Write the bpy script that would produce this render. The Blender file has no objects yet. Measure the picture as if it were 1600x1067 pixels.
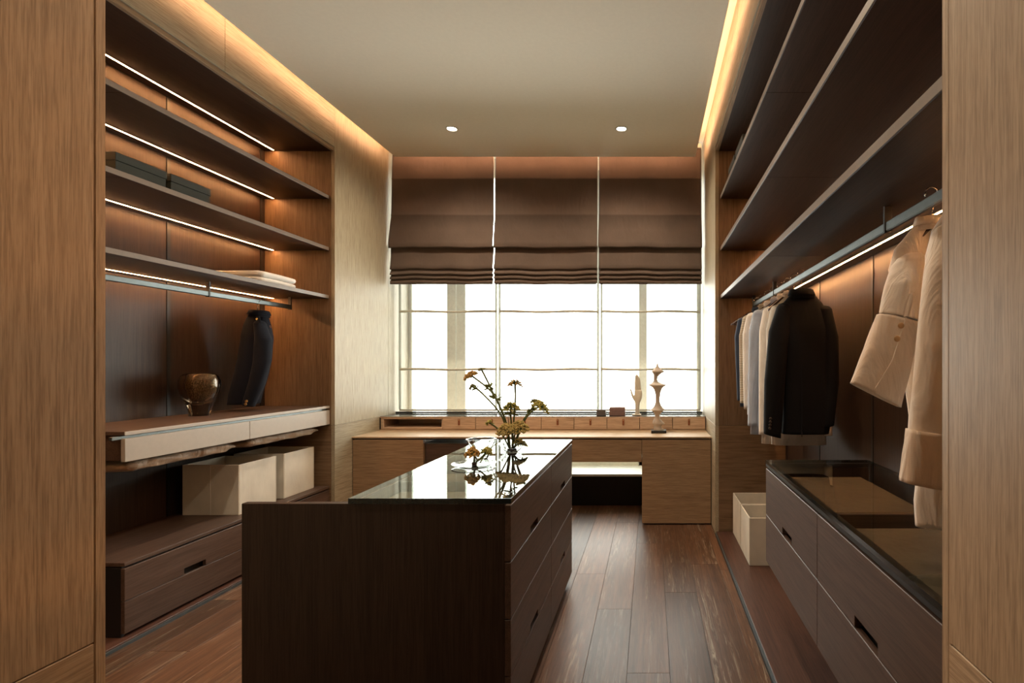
import bpy, bmesh, math, random
from mathutils import Vector, Matrix
random.seed(7)
S = bpy.context.scene
C = S.collection

# ------------------------------------------------------------------ camera
cam_d = bpy.data.cameras.new('camera')
cam = bpy.data.objects.new('camera', cam_d)
C.objects.link(cam)
cam.location = (0, 0, 1.4)
cam.rotation_euler = (math.pi / 2, 0, 0)
cam_d.sensor_width = 36
cam_d.lens = 36 * 850 / 1600
cam_d.shift_x = (800 - 1016) / 1600
cam_d.shift_y = (570 - 533.5) / 1600
cam_d.clip_start = 0.02
S.camera = cam

# ------------------------------------------------------------------ light levels
SKY = 8.5
LED = 150.0
COVE = 20.0
DOWN = 86.0
S.view_settings.view_transform = 'Standard'
S.view_settings.look = 'None'
S.view_settings.gamma = 1
S.view_settings.use_curve_mapping = False
S.view_settings.exposure = 0.2
w = bpy.data.worlds.new('sky')
S.world = w
w.use_nodes = True
w.node_tree.nodes['Background'].inputs[0].default_value = (0.99, 0.985, 0.91, 1)
w.node_tree.nodes['Background'].inputs[1].default_value = SKY
# sky portal in the window opening (guides the daylight sampling)
pl = bpy.data.lights.new('window_portal', 'AREA')
pl.shape = 'RECTANGLE'; pl.size = 3.1; pl.size_y = 3.2
pl.cycles.is_portal = True
po = bpy.data.objects.new('window_portal', pl)
C.objects.link(po)
po.location = (-1.036, 6.0, 1.95)
po.rotation_euler = (-math.pi / 2, 0, 0)

# ------------------------------------------------------------------ material helpers
def srgb(r, g, b):
    f = lambda c: (c / 255 / 12.92) if c / 255 <= 0.04045 else ((c / 255 + 0.055) / 1.055) ** 2.4
    return (f(r), f(g), f(b), 1)

def new_mat(name):
    m = bpy.data.materials.new(name)
    m.use_nodes = True
    nt = m.node_tree
    b = nt.nodes['Principled BSDF']
    return m, nt, b

def ramp(nt, fac, stops):
    r = nt.nodes.new('ShaderNodeValToRGB')
    e = r.color_ramp.elements
    e[0].position, e[0].color = stops[0]
    e[1].position, e[1].color = stops[-1]
    for p, c in stops[1:-1]:
        k = e.new(p); k.color = c
    nt.links.new(fac, r.inputs[0])
    return r.outputs[0]

def coords(nt, scale, rnd=True):
    tc = nt.nodes.new('ShaderNodeTexCoord')
    out = tc.outputs['Object']
    if rnd:
        oi = nt.nodes.new('ShaderNodeObjectInfo')
        mul = nt.nodes.new('ShaderNodeVectorMath'); mul.operation = 'SCALE'
        cx = nt.nodes.new('ShaderNodeCombineXYZ')
        for i, k in enumerate((17.0, 31.0, 23.0)):
            mm = nt.nodes.new('ShaderNodeMath'); mm.operation = 'MULTIPLY'
            nt.links.new(oi.outputs['Random'], mm.inputs[0]); mm.inputs[1].default_value = k
            nt.links.new(mm.outputs[0], cx.inputs[i])
        add = nt.nodes.new('ShaderNodeVectorMath'); add.operation = 'ADD'
        nt.links.new(out, add.inputs[0]); nt.links.new(cx.outputs[0], add.inputs[1])
        out = add.outputs[0]
    mp = nt.nodes.new('ShaderNodeMapping')
    mp.inputs['Scale'].default_value = scale
    nt.links.new(out, mp.inputs[0])
    return mp.outputs[0]

def noise(nt, vec, scale, detail=5, rough=0.55, dist=0.0):
    n = nt.nodes.new('ShaderNodeTexNoise')
    n.inputs['Scale'].default_value = scale
    n.inputs['Detail'].default_value = detail
    n.inputs['Roughness'].default_value = rough
    n.inputs['Distortion'].default_value = dist
    nt.links.new(vec, n.inputs['Vector'])
    return n.outputs['Fac']

def mixc(nt, a, b, fac, mode='MIX'):
    m = nt.nodes.new('ShaderNodeMix'); m.data_type = 'RGBA'; m.blend_type = mode
    for s, v in ((m.inputs[0], fac), (m.inputs[6], a), (m.inputs[7], b)):
        if isinstance(v, (int, float, tuple)): s.default_value = v
        else: nt.links.new(v, s)
    return m.outputs[2]

def bump(nt, bsdf, h, strength, dist=0.002):
    b = nt.nodes.new('ShaderNodeBump')
    b.inputs['Strength'].default_value = strength
    b.inputs['Distance'].default_value = dist
    nt.links.new(h, b.inputs['Height'])
    nt.links.new(b.outputs[0], bsdf.inputs['Normal'])

def wood(name, light, dark, axis, rough=0.5, spec=0.4, fine=160, vary=0.25, streak=None, grain=34):
    m, nt, b = new_mat(name)
    k = {'X': (0.035, 1, 1), 'Y': (1, 0.035, 1), 'Z': (1, 1, 0.035)}[axis]
    v = coords(nt, k)
    a = noise(nt, v, grain, 5, 0.65, 0.4)
    f = noise(nt, v, fine, 3, 0.7)
    base = ramp(nt, a, [(0.3, dark), (0.72, light)])
    pores = ramp(nt, f, [(0.36, (0.55, 0.52, 0.5, 1)), (0.56, (1, 1, 1, 1))])
    col = mixc(nt, base, pores, 0.75, 'MULTIPLY')
    if streak:
        k2 = {'X': (0.05, 1, 1), 'Y': (1, 0.05, 1), 'Z': (1, 1, 0.05)}[axis]
        v2 = coords(nt, k2)
        s1 = noise(nt, v2, 60, 6, 0.7, 1.2)
        s2 = noise(nt, v2, 9, 2, 0.5)
        sm = nt.nodes.new('ShaderNodeMath'); sm.operation = 'MULTIPLY'
        nt.links.new(ramp(nt, s1, [(0.52, (0, 0, 0, 1)), (0.68, (1, 1, 1, 1))]), sm.inputs[0])
        nt.links.new(ramp(nt, s2, [(0.42, (0, 0, 0, 1)), (0.62, (1, 1, 1, 1))]), sm.inputs[1])
        col = mixc(nt, col, streak, sm.outputs[0])
    if vary:
        oi = nt.nodes.new('ShaderNodeObjectInfo')
        vr = ramp(nt, oi.outputs['Random'], [(0, (1 - vary, 1 - vary, 1 - vary, 1)), (1, (1 + vary, 1 + vary * 0.9, 1 + vary * 0.8, 1))])
        col = mixc(nt, col, vr, 1.0, 'MULTIPLY')
    nt.links.new(col, b.inputs['Base Color'])
    b.inputs['Roughness'].default_value = rough
    b.inputs['Specular IOR Level'].default_value = spec
    bump(nt, b, f, 0.25, 0.0006)
    return m

def cloth(name, c1, c2, scale=900, rough=0.9, sheen=0.15, big=6, stripes=None, wrinkle=(9, 0.12)):
    m, nt, b = new_mat(name)
    v = coords(nt, (1, 1, 1))
    n1 = noise(nt, v, scale * 0.35, 2, 0.6)
    n2 = noise(nt, v, big, 3, 0.5)
    col = mixc(nt, c1, c2, n1)
    col = mixc(nt, col, ramp(nt, n2, [(0.3, (0.85, 0.85, 0.85, 1)), (0.7, (1.05, 1.05, 1.05, 1))]), 1.0, 'MULTIPLY')
    if stripes:
        wv = nt.nodes.new('ShaderNodeTexWave'); wv.bands_direction = stripes[1]
        wv.inputs['Scale'].default_value = stripes[2]
        nt.links.new(coords(nt, (1, 1, 1), False), wv.inputs['Vector'])
        col = mixc(nt, col, stripes[0], ramp(nt, wv.outputs['Fac'], [(0.72, (0, 0, 0, 1)), (0.8, (1, 1, 1, 1))]))
    nt.links.new(col, b.inputs['Base Color'])
    b.inputs['Roughness'].default_value = rough
    b.inputs['Sheen Weight'].default_value = sheen
    b.inputs['Specular IOR Level'].default_value = 0.2
    v3 = coords(nt, (1, 1, 0.35))
    wn = noise(nt, v3, wrinkle[0], 3, 0.5, 1.5)
    b1 = nt.nodes.new('ShaderNodeBump'); b1.inputs['Strength'].default_value = wrinkle[1]; b1.inputs['Distance'].default_value = 0.03
    nt.links.new(wn, b1.inputs['Height'])
    b2_ = nt.nodes.new('ShaderNodeBump'); b2_.inputs['Strength'].default_value = 0.3; b2_.inputs['Distance'].default_value = 0.0008
    nt.links.new(n1, b2_.inputs['Height']); nt.links.new(b1.outputs[0], b2_.inputs['Normal'])
    nt.links.new(b2_.outputs[0], b.inputs['Normal'])
    return m

def plain(name, col, rough=0.5, metal=0.0, spec=0.5, nz=0.06):
    m, nt, b = new_mat(name)
    n = noise(nt, coords(nt, (1, 1, 1)), 40, 3)
    c = mixc(nt, col, ramp(nt, n, [(0.3, (1 - nz, 1 - nz, 1 - nz, 1)), (0.7, (1 + nz, 1 + nz, 1 + nz, 1))]), 1.0, 'MULTIPLY')
    nt.links.new(c, b.inputs['Base Color'])
    b.inputs['Roughness'].default_value = rough
    b.inputs['Metallic'].default_value = metal
    b.inputs['Specular IOR Level'].default_value = spec
    return m

def petal(name, col):
    m, nt, b = new_mat(name)
    n = noise(nt, coords(nt, (1, 1, 1)), 60, 3)
    c = mixc(nt, col, ramp(nt, n, [(0.3, (0.7, 0.7, 0.65, 1)), (0.7, (1.25, 1.2, 1.1, 1))]), 1.0, 'MULTIPLY')
    nt.links.new(c, b.inputs['Base Color'])
    b.inputs['Roughness'].default_value = 0.8
    tl = nt.nodes.new('ShaderNodeBsdfTranslucent'); nt.links.new(c, tl.inputs[0])
    mx = nt.nodes.new('ShaderNodeMixShader'); mx.inputs[0].default_value = 0.35
    out = nt.nodes['Material Output']
    nt.links.new(b.outputs[0], mx.inputs[1]); nt.links.new(tl.outputs[0], mx.inputs[2]); nt.links.new(mx.outputs[0], out.inputs[0])
    return m

def emit(name, col, strength):
    m, nt, b = new_mat(name)
    b.inputs['Base Color'].default_value = (0.8, 0.8, 0.8, 1)
    b.inputs['Emission Color'].default_value = col
    b.inputs['Emission Strength'].default_value = strength
    return m

def thin_glass(name, tint, ior, rough=0.0):
    m = bpy.data.materials.new(name); m.use_nodes = True
    nt = m.node_tree; nt.nodes.clear()
    out = nt.nodes.new('ShaderNodeOutputMaterial')
    t = nt.nodes.new('ShaderNodeBsdfTransparent'); t.inputs[0].default_value = tint
    g = nt.nodes.new('ShaderNodeBsdfGlossy'); g.inputs['Roughness'].default_value = rough
    g.inputs[0].default_value = (0.95, 1.0, 0.97, 1)
    f = nt.nodes.new('ShaderNodeFresnel'); f.inputs[0].default_value = ior
    mx = nt.nodes.new('ShaderNodeMixShader')
    nt.links.new(f.outputs[0], mx.inputs[0]); nt.links.new(t.outputs[0], mx.inputs[1]); nt.links.new(g.outputs[0], mx.inputs[2])
    nt.links.new(mx.outputs[0], out.inputs[0])
    return m

def clear_mat(name, tint):
    m = bpy.data.materials.new(name); m.use_nodes = True
    nt = m.node_tree; nt.nodes.clear()
    out = nt.nodes.new('ShaderNodeOutputMaterial')
    t = nt.nodes.new('ShaderNodeBsdfTransparent'); t.inputs[0].default_value = tint
    nt.links.new(t.outputs[0], out.inputs[0])
    return m

def glass(name, tint, ior=1.45, rough=0.0):
    m, nt, b = new_mat(name)
    b.inputs['Base Color'].default_value = tint
    b.inputs['Transmission Weight'].default_value = 1.0
    b.inputs['Roughness'].default_value = rough
    b.inputs['IOR'].default_value = ior
    return m

def sheer_mat(name, col, trans):
    m = bpy.data.materials.new(name); m.use_nodes = True
    nt = m.node_tree; nt.nodes.clear()
    out = nt.nodes.new('ShaderNodeOutputMaterial')
    t = nt.nodes.new('ShaderNodeBsdfTransparent')
    tl = nt.nodes.new('ShaderNodeBsdfTranslucent'); tl.inputs[0].default_value = col
    d = nt.nodes.new('ShaderNodeBsdfDiffuse'); d.inputs[0].default_value = col
    m1 = nt.nodes.new('ShaderNodeMixShader'); m1.inputs[0].default_value = 0.3
    m2 = nt.nodes.new('ShaderNodeMixShader')
    v = coords(nt, (1, 1, 1))
    n = noise(nt, v, 500, 2)
    r = ramp(nt, n, [(0.3, (trans - 0.015,) * 3 + (1,)), (0.7, (trans + 0.015,) * 3 + (1,))])
    nt.links.new(tl.outputs[0], m1.inputs[1]); nt.links.new(d.outputs[0], m1.inputs[2])
    nt.links.new(r, m2.inputs[0]); nt.links.new(m1.outputs[0], m2.inputs[1]); nt.links.new(t.outputs[0], m2.inputs[2])
    nt.links.new(m2.outputs[0], out.inputs[0])
    return m

WARM = (1.0, 0.50, 0.20, 1)
M = {}
OL, OD = (0.43, 0.385, 0.285, 1), (0.365, 0.315, 0.225, 1)
for ax in 'XYZ':
    M['oak' + ax] = wood('oak_' + ax, OL, OD, ax, 0.5, 0.35, vary=0.05, grain=55)
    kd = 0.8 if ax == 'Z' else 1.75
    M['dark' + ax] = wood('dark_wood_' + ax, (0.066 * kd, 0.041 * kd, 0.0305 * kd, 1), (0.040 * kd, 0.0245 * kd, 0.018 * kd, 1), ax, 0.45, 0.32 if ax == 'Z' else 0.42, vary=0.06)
    M['desk' + ax] = wood('desk_oak_' + ax, (0.385, 0.27, 0.165, 1), (0.30, 0.20, 0.12, 1), ax, 0.5, 0.35, vary=0.05)
M['shelfY'] = wood('shelf_dark_wood', (0.056, 0.034, 0.025, 1), (0.033, 0.020, 0.015, 1), 'Y', 0.45, 0.32, vary=0.06)
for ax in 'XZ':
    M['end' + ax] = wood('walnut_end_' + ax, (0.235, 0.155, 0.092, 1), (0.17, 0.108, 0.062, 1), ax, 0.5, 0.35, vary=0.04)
for ax in 'XYZ':
    M['jamb' + ax] = wood('jamb_oak_' + ax, (0.52, 0.39, 0.255, 1), (0.40, 0.285, 0.178, 1), ax, 0.5, 0.35, fine=340, vary=0.04, grain=110)
M['desktop'] = wood('desk_top_oak', (0.52, 0.385, 0.25, 1), (0.45, 0.32, 0.20, 1), 'X', 0.5, 0.35, vary=0.02)  # desk oak made paler: the light falling on the top put into its colour
M['plank'] = wood('floor_oak', (0.175, 0.088, 0.049, 1), (0.078, 0.040, 0.023, 1), 'Y', 0.36, 0.2, vary=0.35, streak=(0.36, 0.29, 0.21, 1))
M['plinth'] = wood('plinth_wood', (0.125, 0.058, 0.040, 1), (0.075, 0.036, 0.026, 1), 'Y', 0.38, 0.4, vary=0.05)
M['taupe'] = plain('taupe_lacquer', (0.43, 0.385, 0.335, 1), 0.45, nz=0.03)
M['shelfedge'] = plain('shelf_edge_lacquer', (0.19, 0.155, 0.13, 1), 0.45, nz=0.05)
M['ceiling'] = plain('ceiling_paint', (0.90, 0.84, 0.71, 1), 0.9, nz=0.015)
M['black'] = plain('black_metal', (0.012, 0.012, 0.013, 1), 0.4)
M['void'] = plain('dark_lining', (0.010, 0.008, 0.007, 1), 0.8)
M['rail'] = plain('brushed_rail', (0.17, 0.19, 0.19, 1), 0.4, 0.9)
M['steel'] = plain('hook_steel', (0.6, 0.58, 0.55, 1), 0.25, 1.0)
M['metalstrip'] = plain('blue_grey_strip', (0.11, 0.13, 0.14, 1), 0.35, 0.6)
M['led'] = emit('led_light', (1.0, 0.46, 0.17, 1), LED)
M['cove'] = emit('cove_light', (1.0, 0.55, 0.32, 1), COVE)
M['lamp'] = emit('downlight_lamp', (1.0, 0.80, 0.58, 1), 30)
M['white'] = plain('white_paint', (0.75, 0.75, 0.7, 1), 0.6)
M['frame'] = plain('window_frame_paint', (0.72, 0.76, 0.68, 1), 0.5)
M['blind'] = cloth('blind_linen', (0.145, 0.105, 0.084, 1), (0.090, 0.065, 0.053, 1), 900, big=4)
M['sheer'] = sheer_mat('sheer_voile', (0.93, 0.92, 0.88, 1), 0.955)
M['hem'] = sheer_mat('sheer_hem', (0.40, 0.40, 0.36, 1), 0.03)
M['rod'] = plain('sheer_rod', (0.55, 0.55, 0.48, 1), 0.5)
M['pane'] = thin_glass('window_glass', (0.97, 0.98, 0.97, 1), 1.3)
M['topglass'] = thin_glass('top_glass', (0.93, 0.95, 0.93, 1), 1.6)
M['clear'] = clear_mat('glass_underside', (0.97, 0.98, 0.97, 1))
M['edge'] = plain('glass_edge', (0.012, 0.016, 0.015, 1), 0.15)
M['felt'] = cloth('felt_tray', (0.21, 0.155, 0.10, 1), (0.16, 0.118, 0.075, 1), 1200)
M['bin'] = cloth('bin_canvas', (0.74, 0.70, 0.61, 1), (0.66, 0.62, 0.54, 1), 900, big=5)
M['binin'] = cloth('bin_lining', (0.42, 0.33, 0.24, 1), (0.36, 0.28, 0.2, 1), 900)
M['satin'] = cloth('satin_tan', (0.42, 0.30, 0.20, 1), (0.36, 0.25, 0.16, 1), 500, 0.5, wrinkle=(11, 0.5))
M['green'] = plain('green_box_paper', (0.020, 0.028, 0.022, 1), 0.55)
M['linen'] = cloth('white_linen', (0.86, 0.84, 0.80, 1), (0.78, 0.76, 0.72, 1), 700)
M['navy'] = cloth('navy_wool', (0.010, 0.013, 0.024, 1), (0.005, 0.007, 0.013, 1), 1200, 0.9, 0.03, 8)
M['blackwool'] = cloth('black_wool', (0.004, 0.005, 0.007, 1), (0.002, 0.0025, 0.004, 1), 1200, 0.9, 0.01, 8)
M['navycotton'] = cloth('navy_cotton', (0.05, 0.075, 0.13, 1), (0.035, 0.05, 0.09, 1), 900)
M['cream'] = cloth('cream_knit', (0.62, 0.54, 0.42, 1), (0.5, 0.43, 0.33, 1), 700, stripes=((0.2, 0.16, 0.12, 1), 'Z', 26))
M['whiteshirt'] = cloth('white_cotton', (0.86, 0.82, 0.77, 1), (0.8, 0.75, 0.70, 1), 900, wrinkle=(11, 0.5))
M['blueshirt'] = cloth('blue_cotton', (0.48, 0.54, 0.66, 1), (0.42, 0.48, 0.60, 1), 900, wrinkle=(11, 0.5))
M['greyshirt'] = cloth('pale_grey_cotton', (0.68, 0.66, 0.62, 1), (0.60, 0.58, 0.54, 1), 900, wrinkle=(11, 0.5))
M['peach'] = cloth('warm_lit_cotton', (0.83, 0.74, 0.64, 1), (0.77, 0.67, 0.57, 1), 900, wrinkle=(11, 0.5))  # white cotton with the warm glow of the light strips put into its colour
M['cuff'] = cloth('ecru_cuff', (0.78, 0.65, 0.53, 1), (0.72, 0.59, 0.47, 1), 900, wrinkle=(11, 0.5))
M['hanger'] = wood('hanger_wood', (0.10, 0.045, 0.025, 1), (0.05, 0.022, 0.013, 1), 'X', 0.35, 0.5, vary=0.05)
M['gold'] = plain('gold_button', (0.85, 0.62, 0.30, 1), 0.3, 1.0)
M['horn'] = plain('horn_button', (0.03, 0.025, 0.022, 1), 0.3)
M['tanbutton'] = plain('tan_button', (0.45, 0.27, 0.12, 1), 0.4)
M['leather'] = plain('tan_leather', (0.24, 0.075, 0.03, 1), 0.5)
M['plaster'] = plain('sculpture_plaster', (0.60, 0.54, 0.45, 1), 0.7)
M['plaster2'] = plain('sculpture_pink_plaster', (0.52, 0.44, 0.37, 1), 0.7)
M['greyleather'] = plain('grey_leather', (0.12, 0.10, 0.09, 1), 0.6)
M['mauve'] = plain('mauve_leather', (0.20, 0.12, 0.105, 1), 0.6)
M['drawerbox'] = wood('box_oak', (0.58, 0.42, 0.30, 1), (0.53, 0.38, 0.265, 1), 'X', 0.5, 0.35, vary=0.03)
M['bowl'] = glass('clear_glass', (0.97, 0.985, 0.98, 1))
M['smoke'] = glass('smoky_glass', (0.55, 0.45, 0.33, 1), 1.45)
M['smoke2'], nt_, b_ = new_mat('speckled_bronze')
nv_ = noise(nt_, coords(nt_, (1, 1, 0.6)), 260, 2, 0.6)
nt_.links.new(ramp(nt_, nv_, [(0.42, (0.05, 0.032, 0.018, 1)), (0.66, (0.55, 0.42, 0.28, 1))]), b_.inputs['Base Color'])
b_.inputs['Roughness'].default_value = 0.35
M['stem'] = plain('green_stem', (0.10, 0.12, 0.035, 1), 0.6)
M['leaf'] = plain('leaf_green', (0.22, 0.25, 0.07, 1), 0.6)
M['umbel'] = petal('cream_floret', (0.62, 0.52, 0.22, 1))
M['umbel2'] = petal('yellow_green_floret', (0.52, 0.50, 0.16, 1))
M['orange'] = petal('orange_floret', (0.62, 0.40, 0.13, 1))
M['bud'] = petal('green_floret', (0.30, 0.29, 0.12, 1))
M['kenzan'] = plain('dark_flower_holder', (0.035, 0.02, 0.015, 1), 0.5)

# ------------------------------------------------------------------ object helpers
WL = {}
def wloc(o):
    return WL.get(o.name, Vector((0, 0, 0)))

def link(o, loc, parent):
    C.objects.link(o)
    loc = Vector(loc)
    WL[o.name] = loc
    if parent:
        o.parent = parent
        o.location = loc - wloc(parent)
    else:
        o.location = loc
    return o

def tag(o, label, cat=None, group=None, kind=None):
    o['label'] = label
    if cat: o['category'] = cat
    if group: o['group'] = group
    if kind: o['kind'] = kind
    return o

def thing(name, label, cat, loc=(0, 0, 0), group=None, kind=None):
    o = bpy.data.objects.new(name, None)
    o.empty_display_size = 0.05
    link(o, loc, None)
    return tag(o, label, cat, group, kind)

def mobj(name, V, F, mat, parent=None, smooth=False, loc=None, mats=None, fm=None):
    V = [Vector(v) for v in V]
    if loc is None:
        lo = [min(v[i] for v in V) for i in range(3)]
        hi = [max(v[i] for v in V) for i in range(3)]
        loc = Vector(((lo[0] + hi[0]) / 2, (lo[1] + hi[1]) / 2, (lo[2] + hi[2]) / 2))
    loc = Vector(loc)
    me = bpy.data.meshes.new(name)
    me.from_pydata([tuple(v - loc) for v in V], [], F)
    for mm in (mats or [mat]):
        me.materials.append(mm)
    bm = bmesh.new(); bm.from_mesh(me)
    if fm is None:
        bmesh.ops.recalc_face_normals(bm, faces=bm.faces)
    else:
        for i, f in enumerate(bm.faces):
            f.material_index = fm[i]
    for f in bm.faces: f.smooth = smooth
    bm.to_mesh(me); bm.free()
    o = bpy.data.objects.new(name, me)
    return link(o, loc, parent)

def boxvf(x0, x1, y0, y1, z0, z1):
    V = [(x0, y0, z0), (x1, y0, z0), (x1, y1, z0), (x0, y1, z0), (x0, y0, z1), (x1, y0, z1), (x1, y1, z1), (x0, y1, z1)]
    F = [(0, 3, 2, 1), (4, 5, 6, 7), (0, 1, 5, 4), (1, 2, 6, 5), (2, 3, 7, 6), (3, 0, 4, 7)]
    return V, F

def bevel_me(o, w, seg=1):
    bm = bmesh.new(); bm.from_mesh(o.data)
    bmesh.ops.bevel(bm, geom=list(bm.edges), offset=w, segments=seg, affect='EDGES', profile=0.5)
    bm.to_mesh(o.data); bm.free()

def box(name, x0, x1, y0, y1, z0, z1, mat, parent=None, bevel=0.0015):
    V, F = boxvf(x0, x1, y0, y1, z0, z1)
    o = mobj(name, V, F, M[mat], parent)
    if bevel and min(abs(x1 - x0), abs(y1 - y0), abs(z1 - z0)) > 2.5 * bevel:
        bevel_me(o, bevel)
    return o

def boxes(name, L, mat, parent=None, smooth=False):
    V, F = [], []
    for b in L:
        v, f = boxvf(*b); n = len(V)
        V += v; F += [tuple(i + n for i in q) for q in f]
    return mobj(name, V, F, M[mat], parent, smooth)

def prism_x(name, poly, x0, x1, mat, parent=None):
    """polygon in (y,z) extruded along x; convex pieces are not needed (ngon caps)"""
    n = len(poly)
    V = [(x0, p[0], p[1]) for p in poly] + [(x1, p[0], p[1]) for p in poly]
    F = [tuple(range(n)), tuple(range(2 * n - 1, n - 1, -1))]
    F += [(i, (i + 1) % n, n + (i + 1) % n, n + i) for i in range(n)]
    return mobj(name, V, F, M[mat], parent)

def loft(secs, n=28, caps=(True, True), power=2.0, wob=None):
    V, F = [], []
    for k, (c, u, v) in enumerate(secs):
        c, u, v = Vector(c), Vector(u), Vector(v)
        for i in range(n):
            a = 2 * math.pi * i / n
            ca, sa = math.cos(a), math.sin(a)
            ca = math.copysign(abs(ca) ** (2 / power), ca)
            sa = math.copysign(abs(sa) ** (2 / power), sa)
            s = 1 + (wob(k / (len(secs) - 1), a) if wob else 0)
            V.append(c + u * ca * s + v * sa * s)
    for k in range(len(secs) - 1):
        for i in range(n):
            j = (i + 1) % n
            F.append((k * n + i, k * n + j, (k + 1) * n + j, (k + 1) * n + i))
    if caps[0]: F.append(tuple(reversed(range(n))))
    if caps[1]: F.append(tuple(range((len(secs) - 1) * n, len(secs) * n)))
    return V, F

def lathe(prof, c, n=40):
    V, F = [], []
    for r, z in prof:
        for i in range(n):
            a = 2 * math.pi * i / n
            V.append((c[0] + r * math.cos(a), c[1] + r * math.sin(a), c[2] + z))
    for k in range(len(prof) - 1):
        for i in range(n):
            j = (i + 1) % n
            F.append((k * n + i, k * n + j, (k + 1) * n + j, (k + 1) * n + i))
    F.append(tuple(reversed(range(n)))); F.append(tuple(range((len(prof) - 1) * n, len(prof) * n)))
    return V, F

def tube(pts, r, n=8, r2=None):
    pts = [Vector(p) for p in pts]
    secs = []
    for i, p in enumerate(pts):
        t = (pts[min(i + 1, len(pts) - 1)] - pts[max(i - 1, 0)]).normalized()
        a = Vector((0, 0, 1)) if abs(t.z) < 0.9 else Vector((1, 0, 0))
        u = t.cross(a).normalized(); v = t.cross(u).normalized()
        rr = r if r2 is None else r + (r2 - r) * i / (len(pts) - 1)
        secs.append((p, u * rr, v * rr))
    return loft(secs, n)

def smoothpath(pts, m=5):
    pts = [Vector(p) for p in pts]
    out = []
    for i in range(len(pts) - 1):
        p0, p1, p2, p3 = pts[max(i - 1, 0)], pts[i], pts[i + 1], pts[min(i + 2, len(pts) - 1)]
        for k in range(m):
            t = k / m
            out.append(0.5 * ((2 * p1) + (p2 - p0) * t + (2 * p0 - 5 * p1 + 4 * p2 - p3) * t * t + (3 * p1 - p0 - 3 * p2 + p3) * t ** 3))
    out.append(pts[-1])
    return out

def addmod(o, kind, **kw):
    m = o.modifiers.new(kind.lower(), kind)
    for k, v in kw.items(): setattr(m, k, v)
    return m

def P(px, py, Y):
    return Vector(((px - 1016) * Y / 850, Y, 1.4 - (py - 570) * Y / 850))

# ------------------------------------------------------------------ room dimensions
XL, XR = -2.61, 0.5375       # wall planes
BL, BR = -3.19, 1.12         # backs of the wardrobe niches
Y0, YE = 1.0, 4.50           # niche start and end
YS = 5.60                    # sheer curtain plane
ZC = 3.43                    # ceiling
ZN = 3.17                    # niche top
DADO = 0.90
SEAM = [1.02, 1.88, 2.74, 3.60, 4.46]

# ------------------------------------------------------------------ floor
fl = thing('floor', 'brown oak plank floor with pale grain between the wardrobes', 'floor', (-1, 3, 0), kind='structure')
box('subfloor', XL - 0.75, XR + 0.75, Y0 - 0.02, 6.0, -0.06, -0.013, 'void', fl, 0)
xs = [XR - 0.002, 0.479]
while xs[-1] > XL + 0.2: xs.append(xs[-1] - 0.195)
xs.append(XL)
rp = random.Random(3)
for i in range(len(xs) - 1):
    y = Y0 - rp.uniform(0, 0.9)
    while y < 5.42:
        L = rp.uniform(1.1, 1.9)
        a, b = max(y, Y0), min(y + L, 5.42)
        if b - a > 0.05:
            box('plank', xs[i + 1] + 0.0005, xs[i] - 0.0005, a + 0.0005, b - 0.0005, -0.013, 0, 'plank', fl, 0.0007)
        y += L
fc = tag(box('floor_corridor', -2.7, 2.0, -2.2, Y0 - 0.005, -0.06, 0, 'plank'), 'brown oak floor of the passage before the doorway', 'floor', kind='structure')

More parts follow.
